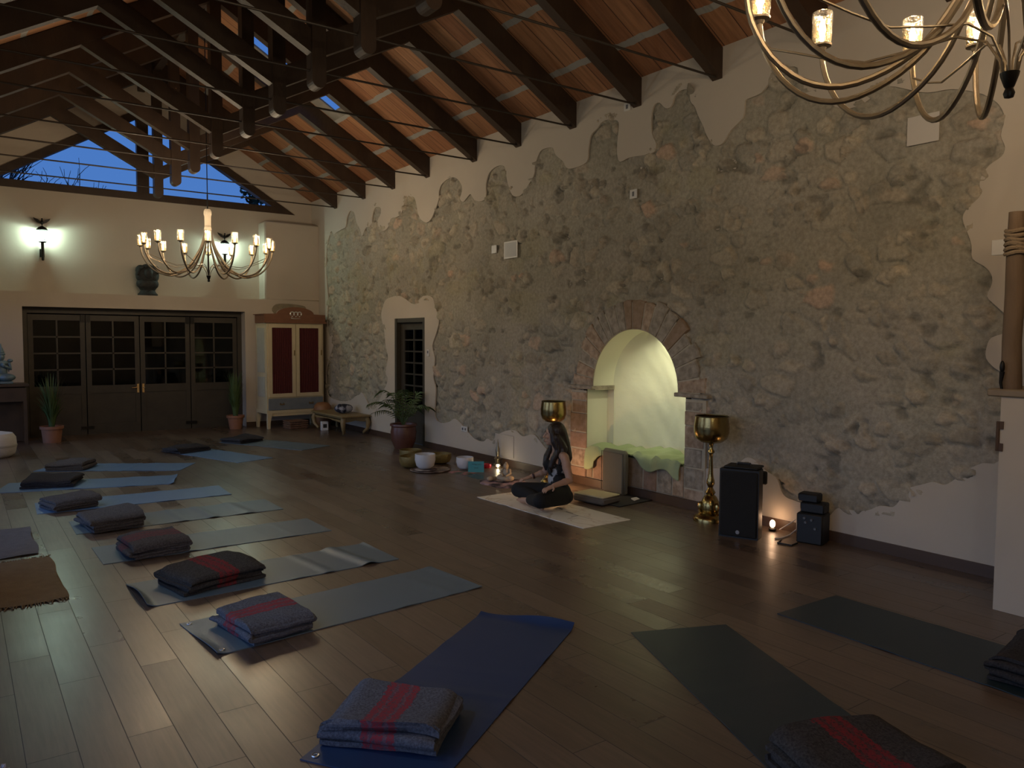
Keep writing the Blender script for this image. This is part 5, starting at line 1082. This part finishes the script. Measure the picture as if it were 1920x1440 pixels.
for sg,A in arms.items():
    cap(b,A,[.046,.036,.025],14,8); b.ell(Vector(A[0]).lerp(Vector(A[1]),.35),(.047,.046,.08),12,8); b.ell(Vector(A[1]).lerp(Vector(A[2]),.3),(.042,.038,.036),12,8)
    w=Vector(A[2]); d=(Vector((.38,sg*.32,.13))-w); d.z=-.02; d.normalize()
    d=Vector((d.x,d.y,-.30)).normalized(); sd=d.cross(Vector((0,0,1))).normalized(); up=sd.cross(d)
    M_=Matrix((d,sd,up)).transposed(); pc=w+d*.045
    b.ell(pc,(.050,.038,.017),14,8,rot=M_)
    for k in range(4):
        o_=(k-1.5)*.0185; L_=[.060,.070,.066,.052][k if sg>0 else 3-k]; p0=w+d*.075+sd*o_; p1=p0+d*L_*.5+sd*o_*.18+up*.004; p2=p1+(d-up*.45).normalized()*L_*.30; p3=p2+(d-up*.9).normalized()*L_*.26
        cap(b,[p0,p1,p2,p3],[.0095,.0088,.0080,.0070],8,3)
    ts=-sg; p0=w+d*.02+sd*ts*-1*.026*(-1 if sg>0 else -1); p0=w+d*.025+sd*(.028*(1 if sg<0 else -1)); p1=p0+(d*.5+sd*(.75*(1 if sg<0 else -1))-up*.2).normalized()*.032; p2=p1+(d*.85+sd*(.35*(1 if sg<0 else -1))-up*.35).normalized()*.028
    cap(b,[p0,p1,p2],[.012,.0105,.0085],8,3)
KN={1:(.315,.30,.130),-1:(.315,-.30,.135)}
for sg in(-1,1): cap(b,[(0,sg*.10,.12),KN[sg]],[.085,.058],14,8)
AN={1:(.285,-.07,.060),-1:(.185,.09,.050)}
for sg in(-1,1): cap(b,[KN[sg],AN[sg]],[.052,.034],14,8)
cap(b,[AN[1],(.33,-.15,.045),(.325,-.235,.035)],[.034,.032,.024],12,5); b.ell((.30,-.045,.045),(.035,.035,.032),12,8)
cap(b,[AN[-1],(.24,.165,.040),(.27,.225,.032)],[.034,.030,.022],12,5)
for k in range(5): cap(b,[(.345-.013*k,-.240+.004*k,.034-.002*k),(.345-.014*k,-.272+.006*k,.029-.002*k)],[.0105-.001*k,.009-.0009*k],8,2)
body=fuse(b,'body',SKIN,wm_,.0048,3)
b=MB(); b.ell((0,0,.135),(.137,.182,.128)); b.ell((-.03,0,.10),(.13,.185,.098)); cap(b,[(0,0,.16),(0,0,.22)],[.11,.10])
for sg in(-1,1):
    cap(b,[(0,sg*.10,.12),(KN[sg][0],KN[sg][1],.128)],[.10,.080],16,8); e=Vector(KN[sg]).lerp(Vector(AN[sg]),.84); cap(b,[(KN[sg][0],KN[sg][1],.128),(e.x,e.y,e.z+.004)],[.078,.055],16,8)
fuse(b,'leggings',PANT,wm_,.008,5)
b=MB(); b.ell((.005,0,.27),(.091,.124,.125)); b.ell((.012,0,.395),(.094,.140,.125)); cap(b,[(0,0,.18),(0,0,.27)],[.105,.093])
for sg in(-1,1):
    b.ell((.080,sg*.06,.425),(.052,.054,.052),12,8)
    cap(b,[(.075,sg*.075,.46),(.055,sg*.085,.53),(.0,sg*.085,.565),(-.05,sg*.08,.52),(-.06,sg*.07,.45)],[.018,.013,.012,.013,.02],10,4)
fuse(b,'tank_top',top_mat(),wm_,.006,3)
b=MB(); b.ell(hp(-.026,0,.040),(.100,.088,.098),18,12,rot=HR); b.ell(hp(-.05,0,-.03),(.075,.080,.10),16,10,rot=HR)
cap(b,[tuple(hp(-.06,0,.03)),(-.065,0,.62),(-.085,.01,.50),(-.09,.0,.42)],[.075,.072,.07,.045],14,6)
for sg in(-1,1):
    cap(b,[tuple(hp(.015,sg*.058,.085)),tuple(hp(.012,sg*.083,.02)),tuple(hp(-.005,sg*.084,-.06)),(.035,sg*.095,.585),(.085,sg*.090,.50),(.105,sg*.080,.42),(.10,sg*.070,.365)],[.022,.026,.034,.034,.034,.028,.012],12,6)
    cap(b,[tuple(hp(-.03,sg*.07,-.02)),(-.02,sg*.085,.60),(.0,sg*.115,.53),(.03,sg*.12,.45)],[.045,.05,.036,.018],12,6)
fuse(b,'hair',HAIR,wm_,.0065,2)
b=MB(); b.ell(hp(.094,0,-.058),(.008,.020,.0045),10,6,rot=HR); b.ell(hp(.091,0,-.067),(.008,.018,.005),10,6,rot=HR); b.build('lips',mat('lip_rose',(.32,.12,.10),.5),wm_)
for sg in(-1,1):
    b=MB(); b.tube([hp(.083,sg*.016,.004),hp(.083,sg*.030,-.001),hp(.073,sg*.044,.004)],.0022,6); b.tube([hp(.090,sg*.014,.030),hp(.086,sg*.032,.036),hp(.072,sg*.048,.031)],.0032,6); b.build('lashes_and_brow',HAIR,wm_)
wr_=Vector(arms[-1][2]); b=MB(); dd=(wr_-Vector(arms[-1][1])).normalized(); q=Vector((0,0,1)).rotation_difference(dd)
for k in range(2): b.tube([wr_-dd*(.012+.012*k)+q@Vector((.030*math.cos(a),.030*math.sin(a),0)) for a in [2*PI*i/16 for i in range(17)]],.0055,6)
b.build('bracelet',mat('dark_bead',(.06,.02,.02),.4),wm_)
